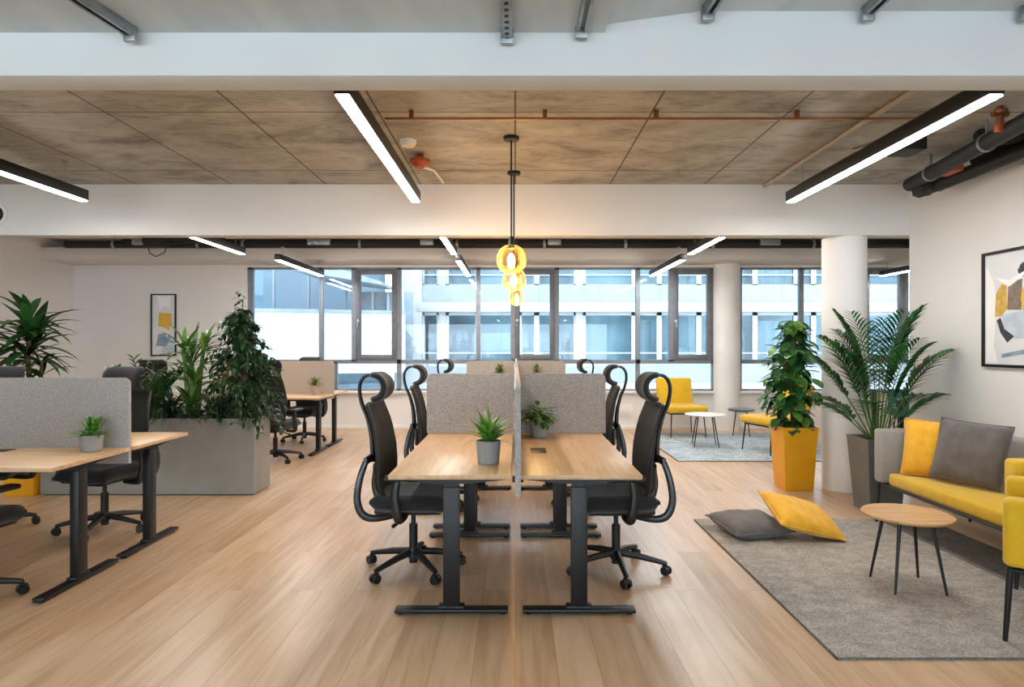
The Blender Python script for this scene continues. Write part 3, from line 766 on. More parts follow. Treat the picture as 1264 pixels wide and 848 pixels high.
# ------------------------------------------------------------------ task chairs (sit facing +x)
def make_chair(label, group, wide_head=False):
    t = thing('task_chair', label, 'office chair', group=group)
    bs = MB()
    bs.lathe([(0, .075), (.03, .075), (.042, .09), (.042, .13), (.03, .15), (0, .15)], seg=20)
    ang = [R(18 + 72 * k) for k in range(5)]
    for a in ang:
        c, s = math.cos(a), math.sin(a)
        bs.tube([(c * .02, s * .02, .12), (c * .14, s * .14, .108), (c * .27, s * .27, .085), (c * .315, s * .315, .075)], [.024, .022, .017, .015], 8)
    base_ = bs.build('star_base', 'black_plastic', t)
    for k, a in enumerate(ang):
        c, s = math.cos(a), math.sin(a); x, y = c * .315, s * .315
        cb = MB(); tx, ty = -s, c
        rt = Matrix.Rotation(a + .6 * math.sin(k * 2.1), 3, 'Z')
        for e in (-1, 1):
            pts = [Vector((0, e * .008, 0)), Vector((0, e * .026, 0))]
            cb.tube([rt @ p + Vector((x, y, .031)) for p in pts], [.029, .027], 16)
        cb.tube([rt @ Vector((0, -.008, 0)) + Vector((x, y, .031)), rt @ Vector((0, .008, 0)) + Vector((x, y, .031))], .014, 8)
        cb.tube([(x, y, .04), (x, y, .085)], .008, 8)
        cb.tube([rt @ Vector((.028 * math.cos(q), 0, .028 * math.sin(q) + .003)) + Vector((x, y, .031)) for q in [R(20 + 140 * i / 6) for i in range(7)]], .007, 6)
        cb.build('caster', 'black_plastic', base_)
    MB().tube([(0, 0, .05), (0, 0, .30)], .028, 16).tube([(0, 0, .28), (0, 0, .40)], .016, 12).build('gas_lift', 'black_metal', t)
    mc = MB(); mc.box((-.01, 0, .395), (.26, .16, .05), .015).box((-.12, 0, .40), (.1, .09, .04), .01)
    mc = mc.build('tilt_mechanism', 'black_plastic', t)
    MB().tube([(-.03, -.06, .385), (-.05, -.18, .36), (-.08, -.24, .345)], [.008, .008, .012], 8).build('lever', 'black_plastic', mc)
    # seat: padded, dished, waterfall front
    def top(u, v):
        x = -.23 + .48 * u; y = (-.24 + .48 * v) * (1 - .06 * (2 * abs(u - .5)) ** 3)
        z = .478 + .01 * math.cos((v - .5) * PI) * -1 - .035 * max(0, (u - .8) / .2) ** 2 + .012 * max(0, (.2 - u) / .2)
        return (x, y, z)
    def thick(u, v):
        e = min(1, (1 - abs(2 * u - 1)) / .16) ; f = min(1, (1 - abs(2 * v - 1)) / .16)
        return .022 + .075 * math.sqrt(max(0, e * (2 - e))) * math.sqrt(max(0, f * (2 - f)))
    MB().sheet(top, 14, 14, thick).build('seat', 'chair_fabric', t, ang=60)
    MB().box((0, 0, .422), (.42, .40, .035), .014).build('seat_pan', 'black_plastic', t)
    # back: curved mesh panel on a frame
    prof = [(-.205, .50), (-.225, .58), (-.218, .68), (-.222, .80), (-.245, .95), (-.285, 1.075)]
    def bp(v):
        k = v * (len(prof) - 1); i = min(int(k), len(prof) - 2); f = k - i
        return prof[i][0] * (1 - f) + prof[i + 1][0] * f, prof[i][1] * (1 - f) + prof[i + 1][1] * f
    def hw(v): return .185 + .045 * math.sin(PI * min(1, v / .62) * .5) - .035 * max(0, (v - .62) / .38)
    def back(u, v):
        x, z = bp(v); y = (2 * u - 1) * hw(v)
        return (x + (.065 - .03 * v) * (2 * u - 1) ** 2, y, z)
    MB().sheet(back, 12, 16, .022).build('backrest', 'chair_mesh', t, ang=50)
    fr = []
    for v in [i / 12 for i in range(13)]: fr.append(back(0, v))
    for u in [i / 8 for i in range(1, 8)]: fr.append(back(u, 1))
    for v in [i / 12 for i in range(12, -1, -1)]: fr.append(back(1, v))
    MB().tube(fr, .013, 8).tube([back(u / 6, 0) for u in range(7)], .013, 8).build('back_frame', 'black_plastic', t)
    lb = MB(); lb.sheet(lambda u, v: (-.25 + .03 * (2 * u - 1) ** 2, (2 * u - 1) * .13, .56 + .13 * v), 8, 4, .012)
    lb.build('lumbar_support', 'black_plastic', t)
    sp = MB()
    for e in (-1, 1):
        sp.tube([(-.08, e * .10, .385), (-.18, e * .17, .378), (-.25, e * .20, .39), (-.29, e * .21, .43), (-.308, e * .213, .50), (-.302, e * .21, .58), (-.285, e * .20, .66), (-.262, e * .185, .73)], [.015, .017, .019, .019, .018, .017, .016, .015], 10, flat=1.3, smooth=True)
    sp.box((-.268, 0, .73), (.026, .36, .05), .01)
    sp.build('back_support', 'glossy_frame', t)
    MB().tube([(-.262, 0, .70), (-.268, 0, .85), (-.298, 0, .98), (-.335, 0, 1.07), (-.352, 0, 1.15), (-.347, 0, 1.21), (-.32, 0, 1.25), (-.285, 0, 1.262)], [.02, .018, .014, .013, .012, .012, .012, .01], 10, flat=1.7, smooth=True).build('headrest_arm', 'black_plastic', t)
    hwid = .165 if wide_head else .125
    def head(u, v):
        q = R(-100 + 205 * v); y = (2 * u - 1) * hwid * (1 - .12 * (2 * v - 1) ** 4)
        return (-.262 + .072 * math.cos(q) + .035 * (2 * u - 1) ** 2, y, 1.186 + .078 * math.sin(q))
    def hth(u, v):
        e = min(1, (1 - abs(2 * u - 1)) / .2); f = min(1, (1 - abs(2 * v - 1)) / .2)
        return .014 + .022 * math.sqrt(e * (2 - e)) * math.sqrt(f * (2 - f))
    MB().sheet(head, 12, 16, hth).build('headrest', 'chair_fabric', t, ang=70)
    for e in (-1, 1):
        ar = MB()
        ar.tube([(-.02, e * .16, .39), (-.03, e * .25, .385), (-.04, e * .282, .41), (-.06, e * .284, .54), (-.045, e * .278, .635)], [.02, .024, .03, .028, .022], 10, flat=.8, smooth=True)
        a = ar.build('armrest', 'black_plastic', t)
        MB().box((.0, e * .275, .648), (.25, .085, .03), .012, seg=3).build('arm_pad', 'black_plastic', a)
    return t
GC = 'black task chairs'
ch = make_chair('black mesh task chair at the desk with the spider plant', GC)
put(ch, (-.66, 4.15, 0), R(-2))
dup(ch, (.65, 4.13, 0), R(182), 'black mesh task chair at the desk with the leafy plant, nearest the rug', GC)
dup(ch, (-.66, 5.85, 0), R(3), 'black task chair second along the desk row, on the side of the trough', GC)
dup(ch, (.66, 5.85, 0), R(177), 'black task chair second along the desk row, on the lounge side', GC)
dup(ch, (-.68, 8.5, 0), R(-3), 'black task chair farthest along the desk row, trough side', GC)
dup(ch, (.68, 8.45, 0), R(183), 'black task chair farthest along the desk row, before the lounge chair', GC)
c2 = make_chair('black task chair tucked behind the side desk, in front of the long trough', GC, True)
put(c2, (-3.22, 5.02, 0), R(-100))
dup(c2, (-4.2, 5.12, 0), R(-75), 'black task chair beside the yellow planter, mostly out of view', GC)
dup(c2, (-3.16, 3.60, 0), R(80), 'black task chair at the near side desk, only a caster in view', GC)
dup(c2, (-3.2, 9.72, 0), R(-97), 'black task chair behind the beige screen by the windows', GC)
dup(c2, (-3.02, 8.06, 0), R(83), 'black task chair between the trough and the beige screen', GC)
dup(c2, (-4.4, 9.8, 0), R(-85), 'black task chair behind the beige screen, seen through the ficus', GC)
dup(c2, (-4.5, 8.1, 0), R(95), 'black task chair seen between the leaves of the strap plant', GC)

# ------------------------------------------------------------------ planters and pots
def tapered(t, zb, wt, wb, h, m, wall=.015, name='planter_box', dt=None, db=None):
    dt = dt or wt; db = db or wb
    b = MB()
    def ring(w_, d_, z): return [b.bm.verts.new((sx * w_ / 2, sy * d_ / 2, z)) for sx, sy in ((-1, -1), (1, -1), (1, 1), (-1, 1))]
    rs = [ring(wb, db, 0), ring(wt, dt, h), ring(wt - 2 * wall, dt - 2 * wall, h), ring(wt - 2.4 * wall, dt - 2.4 * wall, h - .06)]
    b.bm.faces.new(rs[0][::-1])
    for p_, q in zip(rs, rs[1:]):
        for k in range(4): b.bm.faces.new((p_[k], p_[(k + 1) % 4], q[(k + 1) % 4], q[k]))
    b.bm.faces.new(rs[-1])
    ed = [e for e in b.bm.edges]
    bmesh.ops.bevel(b.bm, geom=[e for e in ed if e.calc_length() > .1 and not (e.verts[0].co.z < h and e.verts[1].co.z < h and e.verts[0].co.z > 0.01)], offset=.004, segments=2, affect='EDGES')
    o = b.build(name, m, t)
    MB().box((0, 0, h - .05), (wt - 2.2 * wall, dt - 2.2 * wall, .03), 0).build('soil', 'soil', t)
    return o
def round_pot(t, r, h, m='pot_grey', rb=None):
    rb = rb or r * .86
    MB().lathe([(0, 0), (rb - .006, 0), (rb, .006), (r, h - .003), (r - .002, h), (r - .008, h), (r - .011, h - .02), (0, h - .022)], seg=32).build('pot', m, t)
    MB().lathe([(0, h - .012), (r - .010, h - .014), (0, h - .03)], seg=20).build('soil', 'soil', t)
rnd = random.Random(11)
def unit(az, el): return Vector((math.cos(az) * math.cos(el), math.sin(az) * math.cos(el), math.sin(el)))

# pothos climbing a moss pole in the yellow planter
t = thing('potted_pothos', 'climbing heart-leaved pothos in a tall yellow planter by the round column', 'potted plant', (2.84, 6.53, 0))
tapered(t, 0, .35, .28, .637, 'yellow_plastic')
MB().tube([(0, 0, .6), (0, 0, 1.55)], .03, 10).build('moss_pole', 'bark', t)
b = MB(); b.open = True
for i in range(380):
    f = rnd.random(); z = .66 + f * 1.05
    az = rnd.uniform(0, 2 * PI); rad = (.13 + .13 * math.sin(PI * min(1, f * 1.15 + .1))) * rnd.uniform(.25, 1.0)
    if f > .85: rad *= .45
    if math.cos(az) > .6: rad *= .5
    c = Vector((math.cos(az) * rad, math.sin(az) * rad, z))
    L = rnd.uniform(.11, .19)
    b.leaf(c, unit(az + rnd.uniform(-.7, .7), rnd.uniform(-1.0, .3)), L, L * .62, rnd.uniform(.3, .9), 5, .33, .18, 1.4)
b.build('foliage', 'leaf_pothos', t)
b = MB()
for i in range(28):
    az = rnd.uniform(0, 2 * PI); z = rnd.uniform(.6, 1.5); r_ = rnd.uniform(.1, .22)
    b.tube([(0, 0, z), (math.cos(az) * r_ * .5, math.sin(az) * r_ * .5, z + .05), (math.cos(az) * r_, math.sin(az) * r_, z + .04)], .004, 5)
b.build('stem', 'green_stem', t)

# kentia palm in the dark grey planter
t = thing('potted_palm', 'feathery palm in a tall dark grey planter beside the sofa', 'potted plant', (3.20, 5.66, 0))
tapered(t, 0, .36, .27, .645, 'planter_dark')
fo = MB(); fo.open = True; st = MB()
fr = [(190, .98, .55, 1.0), (165, .80, .60, 1.0), (205, 1.05, .5, .85), (30, 1.0, .6, 1.02), (0, .85, .62, .95), (-25, 1.05, .55, .9), (75, 1.15, .45, 1.05), (110, 1.1, .5, 1.0), (250, 1.15, .4, 1.05),
      (290, 1.0, .5, .95), (180, .55, .5, .62), (10, .55, .5, .62), (330, .6, .4, .6), (225, .6, .45, .55), (140, .5, .45, .5), (270, 1.3, .3, 1.1), (90, 1.35, .3, 1.12), (60, .7, .5, .8), (350, 1.2, .4, 1.15), (170, 1.25, .35, 1.12)]
for az, el, curve, ln in fr:
    az = R(az + rnd.uniform(-12, 12)); p_ = Vector((math.cos(az) * .03, math.sin(az) * .03, .60)); d = unit(az, min(1.45, el + .28))
    pts = [p_.copy()]; n_ = 14; L = ln * 1.06
    for k in range(n_):
        p_ = p_ + d * L / n_; pts.append(p_.copy())
        ax = d.cross(Vector((0, 0, 1)));
        if ax.length < .01: ax = Vector((1, 0, 0))
        d = (Matrix.Rotation(-(curve + .35) * (k / n_) ** 1.6 * 2.3 / n_, 3, ax.normalized()) @ d).normalized()
    st.tube(pts, [.008 * (1 - .75 * i / n_) for i in range(n_ + 1)], 5)
    for k in range(6, n_ + 1):
        for sub in (0, .45):
            if k == n_ and sub: continue
            q = pts[k] if not sub else (pts[k] + pts[k + 1]) / 2
            dd = (pts[k] - pts[k - 1]).normalized(); sd_ = dd.cross(Vector((0, 0, 1))).normalized()
            fpos = (k + sub - 6) / (n_ - 6)
            ll = .26 * (math.sin(PI * (.22 + .68 * fpos))) * (.75 + .3 * ln)
            for e in (-1, 1):
                v = (dd * (.75 + .5 * fpos) + sd_ * e * 1.0 + Vector((0, 0, .15))).normalized()
                fo.leaf(q, v, ll * rnd.uniform(.9, 1.15), .028, rnd.uniform(.4, 1.0), 4, .4, .3)
st.build('stem', 'green_stem', t); fo.build('foliage', 'leaf_palm', t)

# dracaena in yellow planter behind the side desks
t = thing('potted_dracaena', 'tall dark-leaved dracaena in a yellow planter beyond the side desks', 'potted plant', (-4.78, 6.3, 0))
tapered(t, 0, .36, .28, .5, 'yellow_plastic')
MB().tube([(0, 0, .44), (.02, 0, .9), (-.02, 0, 1.35), (.0, 0, 1.6)], [.03, .026, .022, .018], 10).tube([(.02, 0, .9), (.13, -.03, 1.15), (.12, 0, 1.3)], .014, 8).build('stem', 'bark', t)
b = MB(); b.open = True
for (c, n_, L0) in (((0, 0, 1.62), 26, .42), ((-.02, 0, 1.40), 32, .48), ((.12, 0, 1.22), 22, .36), ((0, 0, 1.5), 20, .54), ((-.15, .1, 1.2), 12, .38)):
    for i in range(n_):
        az = rnd.uniform(0, 2 * PI); el = rnd.uniform(-.45, 1.25)
        L = L0 * rnd.uniform(.7, 1.1)
        b.leaf(Vector(c) + Vector((0, 0, rnd.uniform(-.12, .1))), unit(az, el), L, L * .2, rnd.uniform(.2, 1.1), 6, .5, .25)
b.build('foliage', 'leaf_glossy', t)

# long trough with plants
t = thing('planter_trough', 'long grey planter trough on the oak floor behind the side desks', 'planter', (-3.57, 6.41, 0))
b = MB(); W_, D_, H_ = 2.07, .41, .744
def rg(w_, d_, z): return [b.bm.verts.new((sx * w_ / 2, sy * d_ / 2, z)) for sx, sy in ((-1, -1), (1, -1), (1, 1), (-1, 1))]
rs = [rg(W_, D_, .012), rg(W_, D_, H_), rg(W_ - .04, D_ - .04, H_), rg(W_ - .04, D_ - .04, .6)]
b.bm.faces.new(rs[0][::-1]); b.bm.faces.new(rs[-1])
for p_, q in zip(rs, rs[1:]):
    for k in range(4): b.bm.faces.new((p_[k], p_[(k + 1) % 4], q[(k + 1) % 4], q[k]))
b.build('trough_box', 'planter_grey', t, smooth=False)
MB().span(-W_ / 2 + .02, W_ / 2 - .02, -D_ / 2 + .02, D_ / 2 - .02, 0, .014).build('plinth', 'black_plastic', t)
so = MB(); so.span(-W_ / 2 + .021, W_ / 2 - .021, -D_ / 2 + .021, D_ / 2 - .021, .60, .725); so.build('soil', 'soil', t)
GP = 'plants in the long trough'
def tplant(name, label, x, y): return thing(name, label, 'plant', (x, y, .727), 0, GP)
# weeping fig
t = tplant('weeping_fig', 'tall weeping fig with small drooping leaves at the end of the trough', -2.74, 6.4)
st = MB(); b = MB(); b.open = True
st.tube([(0, 0, -.02), (.02, 0, .4), (-.02, 0, .8), (.02, 0, 1.2)], [.018, .015, .01, .004], 7)
st.tube([(.02, .02, 0), (-.06, .02, .35), (.0, .02, .75)], [.012, .01, .006], 6)
for i in range(150):
    f = rnd.random() ** 1.15; z = .04 + 1.16 * f; az = rnd.uniform(0, 2 * PI)
    reach = (.36 - .27 * f) * rnd.uniform(.5, 1.15) + .04
    p0 = Vector((0, 0, z * .9)); d = unit(az, rnd.uniform(.2, .9)); p_ = p0.copy(); pts = [p0.copy()]
    for k in range(6):
        p_ = p_ + d * reach / 5; pts.append(p_.copy()); d = (d + Vector((0, 0, -.28))).normalized()
    st.tube(pts, [.004 * (1 - .12 * k) for k in range(7)], 4, cap=False)
    for k in range(1, 7):
        for e in range(3):
            b.leaf(pts[k] + Vector((rnd.uniform(-.02, .02), rnd.uniform(-.02, .02), 0)), unit(az + rnd.uniform(-1.5, 1.5), rnd.uniform(-1.1, .1)), rnd.uniform(.065, .10), rnd.uniform(.026, .038), .6, 4, .4, .25)
for k in range(16): b.leaf((-.02 + .01 * math.sin(k), 0, .98 + k * .019), unit(k * 2.4, -.2), .085, .036, .7, 4, .4, .25)
st.build('stem', 'bark', t); b.build('foliage', 'leaf_ficus', t)
# strap-leaved dracaena
t = tplant('corn_plant', 'bright green strap-leaved plant in the middle of the trough', -3.22, 6.38)
st = MB(); b = MB(); b.open = True
for (x, h, n_, L0) in ((0, .54, 26, .38), (.11, .68, 18, .30), (-.08, .64, 20, .30), (.03, .32, 20, .42), (0, .05, 18, .5)):
    if h > .1: st.tube([(x * .3, 0, -.02), (x, 0, h)], [.03, .018], 8)
    for i in range(n_):
        az = rnd.uniform(0, 2 * PI); el = rnd.uniform(.25, 1.4)
        b.leaf((x, 0, h + rnd.uniform(-.05, .05)), unit(az, el), L0 * rnd.uniform(.75, 1.15), .046, rnd.uniform(.3, 1.5), 7, .4, .3)
st.build('stem', 'green_stem', t); b.build('foliage', 'leaf_strap', t)
# zz plant
t = tplant('zz_plant', 'upright dark plant with paired glossy leaflets beside the mesh chair back', -3.60, 6.32)
st = MB(); b = MB(); b.open = True
for i in range(13):
    az = rnd.uniform(0, 2 * PI); tilt = rnd.uniform(1.1, 1.5); L = rnd.uniform(.42, .68)
    d = unit(az, tilt); p_ = Vector((rnd.uniform(-.06, .06), rnd.uniform(-.06, .06), -.01)); pts = [p_.copy()]
    for k in range(12):
        p_ = p_ + d * L / 12; pts.append(p_.copy()); d = (d + unit(az, 0) * .05).normalized()
    st.tube(pts, [.011 * (1 - .06 * k) for k in range(13)], 6)
    for k in range(4, 13):
        for e in (-1, 1): b.leaf(pts[k], (unit(az + e * PI / 2, .5) + Vector((0, 0, .5))).normalized(), .105, .046, .3, 4, .45, .3)
st.build('stem', 'green_stem', t); b.build('foliage', 'leaf_glossy', t)
# spider plants and low fillers
def spider(name, label, x, y, m, n_=70, L0=.34, wd=.018):
    t = tplant(name, label, x, y); b = MB(); b.open = True
    for i in range(n_):
        az = rnd.uniform(0, 2 * PI); el = rnd.uniform(.5, 1.45)
        b.leaf((rnd.uniform(-.03, .03), rnd.uniform(-.03, .03), -.005), unit(az, el), L0 * rnd.uniform(.6, 1.15), wd, rnd.uniform(1.0, 2.4), 7, .35, .3)
    b.build('foliage', m, t)
spider('spider_plant', 'pale variegated spider plant next to the zz plant in the trough', -3.80, 6.37, 'leaf_spider', 70, .42, .024)
spider('spider_plant', 'dark arching grassy plant between the zz plant and the strap-leaved plant', -3.42, 6.33, 'leaf_ficus', 110, .46, .024)
spider('spider_plant', 'low grassy plant at the foot of the weeping fig', -2.98, 6.33, 'leaf_palm', 60, .34, .022)
spider('spider_plant', 'low grassy plant behind the side desk at the shaded end of the trough', -4.3, 6.4, 'leaf_strap', 60, .34, .02)
# small rubber plant foliage between strap plant and fig
t = tplant('rubber_plant', 'bushy plant with rounded leaves between the strap-leaved plant and the fig', -2.97, 6.5)
b = MB(); b.open = True; st = MB(); st.tube([(0, 0, -.02), (0, 0, .6)], .008, 6)
for i in range(70):
    z = rnd.uniform(.15, .68); az = rnd.uniform(0, 2 * PI)
    b.leaf((math.cos(az) * .05, math.sin(az) * .05, z), unit(az, rnd.uniform(-.2, .7)), rnd.uniform(.1, .17), .06, .7, 5, .45, .2)
st.build('stem', 'bark', t); b.build('foliage', 'leaf_dull', t)

# little pots on the desks
def small(name, label, loc, kind, r=.07, h=.13, m='pot_grey', grp='small desk plants'):
    t = thing(name, label, 'potted plant', loc, 0, grp)
    round_pot(t, r, h, m); b = MB(); b.open = True
    if kind == 'spider':
        for i in range(64):
            az = rnd.uniform(0, 2 * PI); b.leaf((rnd.uniform(-.02, .02), rnd.uniform(-.02, .02), h - .02), unit(az, rnd.uniform(.7, 1.5)), rnd.uniform(.13, .25), .022, rnd.uniform(.3, 1.5), 6, .35, .3)
        b.build('foliage', 'leaf_bright', t)
        c = MB(); c.open = True
        for az, el, L in ((170, .95, .27), (150, .7, .22), (30, .85, .24), (20, 1.1, .30), (75, 1.2, .28), (200, .5, .2), (-20, .5, .2), (100, 1.3, .32), (10, .7, .24), (185, 1.1, .28)):
            c.leaf((0, 0, h - .02), unit(R(az), el), L, .011, 1.6, 7, .35, .3)
        o = c.build('pale_leaves', 'leaf_spider', t); o['label'] = 'pale thin arching leaves'
    elif kind == 'round':
        for i in range(110):
            az = rnd.uniform(0, 2 * PI); el = rnd.uniform(-.1, 1.4); q = unit(az, el) * rnd.uniform(.03, .135)
            b.leaf((q.x, q.y, h + q.z * .9), unit(az, el - .5), rnd.uniform(.05, .08), .038, .8, 5, .4, .2, 1.3)
        b.build('foliage', 'leaf_pothos', t)
    else:
        for i in range(110):
            az = rnd.uniform(0, 2 * PI); el = rnd.uniform(.1, 1.45); q = unit(az, el) * rnd.uniform(.0, .095)
            b.leaf((q.x, q.y, h - .01 + q.z), unit(az, el), rnd.uniform(.05, .085), .022, .7, 4, .45, .2)
        b.build('foliage', 'leaf_bright' if kind == 'bush' else 'leaf_dull', t)
    return t
small('potted_plant', 'spiky spider plant in a grey pot on the nearest oak desk', (-.155, 3.70, .77), 'spider', .072, .135)
small('potted_plant', 'round leafy plant in a grey pot against the felt screen', (.175, 4.78, .77), 'round', .066, .125)
small('potted_plant', 'small bushy plant in a grey pot on the side desk', (-2.74, 4.14, .77), 'bush', .07, .105)
small('potted_plant', 'tiny plant in a beige pot on the desk behind the trough', (-2.78, 8.9, .77), 'dull', .06, .13, 'felt_beige')
small('potted_plant', 'small plant peeking over the felt screen on the trough side', (-.22, 8.9, .77), 'dull', .07, .31)
small('potted_plant', 'small plant peeking over the felt screen on the lounge side', (.30, 8.9, .77), 'dull', .07, .31)

# ------------------------------------------------------------------ soft furniture
def cushion_mesh(w_, h_, th, seed=0, nn=22, pinch=.045):
    """closed pillow in the local xz plane, thickness along y"""
    b = MB(); F_ = []; Bk = []
    for i in range(nn + 1):
        fa = []; ba = []
        for j in range(nn + 1):
            u = 2 * i / nn - 1; v = 2 * j / nn - 1
            x = u * w_ / 2 * (1 - pinch * (1 - u * u) * 0 - pinch * (1 - v * v) * abs(u) ** 3); z = v * h_ / 2 * (1 - pinch * (1 - u * u) * abs(v) ** 3)
            x -= 0; k = max(0, (1 - abs(u) ** 2.6)) * max(0, (1 - abs(v) ** 2.6))
            t_ = th / 2 * k ** .48
            wr = mnoise.noise(Vector((x * 7 + seed, z * 7, seed))) * .012 * min(1, k * 3) + mnoise.noise(Vector((x * 18 + seed, z * 9, seed))) * .004 * min(1, k * 3)
            edge = i in (0, nn) or j in (0, nn)
            a = b.bm.verts.new((x, -t_ + wr, z)); fa.append(a); ba.append(a if edge else b.bm.verts.new((x, t_ + wr * .6, z)))
        F_.append(fa); Bk.append(ba)
    for i in range(nn):
        for j in range(nn):
            b.bm.faces.new((F_[i][j], F_[i + 1][j], F_[i + 1][j + 1], F_[i][j + 1])); b.bm.faces.new((Bk[i][j], Bk[i][j + 1], Bk[i + 1][j + 1], Bk[i + 1][j]))
    edge = [F_[i][0].co.copy() for i in range(nn)] + [F_[nn][j].co.copy() for j in range(nn)] + [F_[i][nn].co.copy() for i in range(nn, 0, -1)] + [F_[0][j].co.copy() for j in range(nn, -1, -1)]
    return b, edge
def basis(ax, az):
    x = Vector(ax).normalized(); z = Vector(az); z = (z - x * z.dot(x)).normalized(); y = z.cross(x)
    return Matrix((x, y, z)).transposed().to_euler()
def cushion(label, w_, h_, th, loc, rot, m, seed):
    t = thing('cushion', label, 'cushion', loc, 0, 'loose cushions'); t.rotation_euler = rot
    b, edge = cushion_mesh(w_, h_, th, seed); b.build('cover', m, t, ang=80)
    MB().tube(edge, .0055, 6, cap=False).build('piping', m, t)
    return t
# rugs
t = thing('rug', 'large mottled grey rug under the round coffee table and sofa', 'rug', (2.45, 4.13, 0))
MB().span(1.49 - 2.45, 3.0 - 2.45, 2.96 - 4.13, 5.32 - 4.13, 0, .014, .004).build('rug_field', 'rug_grey', t)
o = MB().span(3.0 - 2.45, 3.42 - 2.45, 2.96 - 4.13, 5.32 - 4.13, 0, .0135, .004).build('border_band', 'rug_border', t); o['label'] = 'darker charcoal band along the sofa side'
e = .006; b = MB()
for (x0, x1, y0, y1) in ((1.484, 1.49, 2.954, 5.326), (1.484, 3.42, 2.954, 2.96), (1.484, 3.42, 5.32, 5.326)): b.span(x0 - 2.45, x1 - 2.45, y0 - 4.13, y1 - 4.13, 0, .010)
b.build('edge_binding', 'rug_border', t)
t = thing('rug', 'pale blue-grey rug in the far lounge under the white side table', 'rug', (3.1, 9.3, 0))
MB().span(-1.05, 1.5, -1.27, 1.27, 0, .012, .004).build('rug_field', 'rug_blue', t)
MB().span(-1.06, 1.51, -1.285, -1.27, 0, .009).span(-1.065, -1.05, -1.28, 1.27, 0, .009).build('edge_binding', 'rug_border', t)

# sofa facing -x against the right wall
t = thing('sofa', 'two-seat sofa with yellow seat and grey felt back along the wall', 'sofa', (3.36, 4.5, 0))
MB().span(-.36, .30, -.62, .655, .325, .43, .028, 3).build('seat', 'yellow_fabric', t)
MB().span(.27, .40, -.66, .78, .34, .775, .03, 3).build('backrest', 'grey_fabric', t)
MB().span(-.41, .28, .655, .775, .34, .775, .026, 3).build('armrest', 'grey_fabric', t)
o = MB().span(-.41, .28, -.745, -.625, .34, .775, .026, 3).build('armrest', 'yellow_fabric', t); o['label'] = 'yellow fabric armrest'
b = MB()
for p_, q in (((-.37, -.72, .325), (-.37, .75, .325)), ((.35, -.72, .325), (.35, .75, .325)), ((-.37, -.72, .325), (.35, -.72, .325)), ((-.37, .75, .325), (.35, .75, .325))): b.tube([p_, q], .013, 8)
b.build('frame', 'black_metal', t)
for x, y in ((-.39, -.72), (-.39, .74), (.34, -.70), (.34, .72)): MB().tube([(x * .98, y, .335), (x * 1.03, y, .014)], [.014, .011], 10).build('leg', 'black_metal', t)

cushion('yellow cushion leaning on the grey sofa arm', .47, .44, .15, (3.27, 4.95, .648), (R(-15), R(2), R(-40)), 'yellow_cushion', 3)
cushion('charcoal cushion leaning on the sofa in front of a yellow one', .50, .46, .16, (3.31, 4.66, .672), (R(-16), R(2), R(-66)), 'slate_cushion', 9)
cushion('charcoal cushion lying on the rug under the yellow one', .48, .46, .15, (1.80, 4.93, .085), (R(-86), R(0), R(12)), 'slate_cushion', 5)
cushion('yellow cushion on the rug tipped over the charcoal one', .52, .46, .15, (2.17, 4.87, .165), basis((.53, .05, -.14), (.03, .46, .14)), 'yellow_cushion', 13)

# armchair at the right edge, turned to face the room
t = thing('armchair', 'yellow armchair with thin black legs at the corner of the big rug', 'armchair', (2.36, 3.1, 0), math.atan2(.62, -.78) - PI)
# local: front edge runs along +y from the near corner, the chair extends to +x
W = .77; Dp = .72
MB().span(0, Dp, 0, .11, .38, .712, .03, 3).build('armrest', 'yellow_fabric', t)
MB().span(0, Dp, W - .11, W, .38, .712, .03, 3).build('armrest', 'yellow_fabric', t)
MB().span(Dp - .12, Dp, .10, W - .10, .36, .80, .03, 3).build('backrest', 'yellow_fabric', t)
MB().span(.02, Dp - .11, .105, W - .105, .34, .45, .03, 3).build('seat', 'yellow_fabric', t)
MB().span(.02, Dp - .02, .02, W - .02, .352, .372, .004).build('frame', 'black_metal', t)
for x, y in ((.03, .03), (.03, W - .03), (Dp - .04, .03), (Dp - .04, W - .03)): MB().tube([(x, y, .37), (x - .02 * (1 if x < .1 else -1), y, .014 if (x < .1 and y > .5) else .014)], [.016, .011], 10).build('leg', 'black_metal', t)

# round coffee table
def round_table(name, label, loc, R0, H, m, spread, nleg, rot, legr=.009, th=.02, grp=None, bmr=.12):
    t = thing(name, label, 'table', loc, 0, grp)
    MB().lathe([(0, H - th), (R0 - .012, H - th), (R0, H - th * .4), (R0, H - .003), (R0 - .003, H), (0, H)], seg=56).build('tabletop', m, t)
    MB().tube([(bmr * math.cos(a), bmr * math.sin(a), H - th - .006) for a in [2 * PI * k / 24 for k in range(25)]], .007, 6).build('support_ring', 'black_metal', t)
    for k in range(nleg):
        a = rot + 2 * PI * k / nleg; c, s = math.cos(a), math.sin(a)
        MB().tube([(c * spread * .62, s * spread * .62, H - th), (c * spread, s * spread, 0)], [legr * 1.25, legr * .8], 10).build('leg', 'black_metal', t)
    return t
round_table('coffee_table', 'round oak coffee table with four slanted black legs on the rug', (2.345, 3.83, .014), .245, .436, 'oak_table', .205, 4, R(42))
round_table('side_table', 'round pale side table on the far blue-grey rug', (2.73, 9.2, .012), .285, .46, 'table_white', .24, 4, R(35), .008, .016, 'far side tables')
round_table('side_table', 'round dark-topped stool table beside the slim window column', (3.62, 10.25, .012), .205, .43, 'table_dark', .18, 4, R(25), .008, .03, 'far side tables')

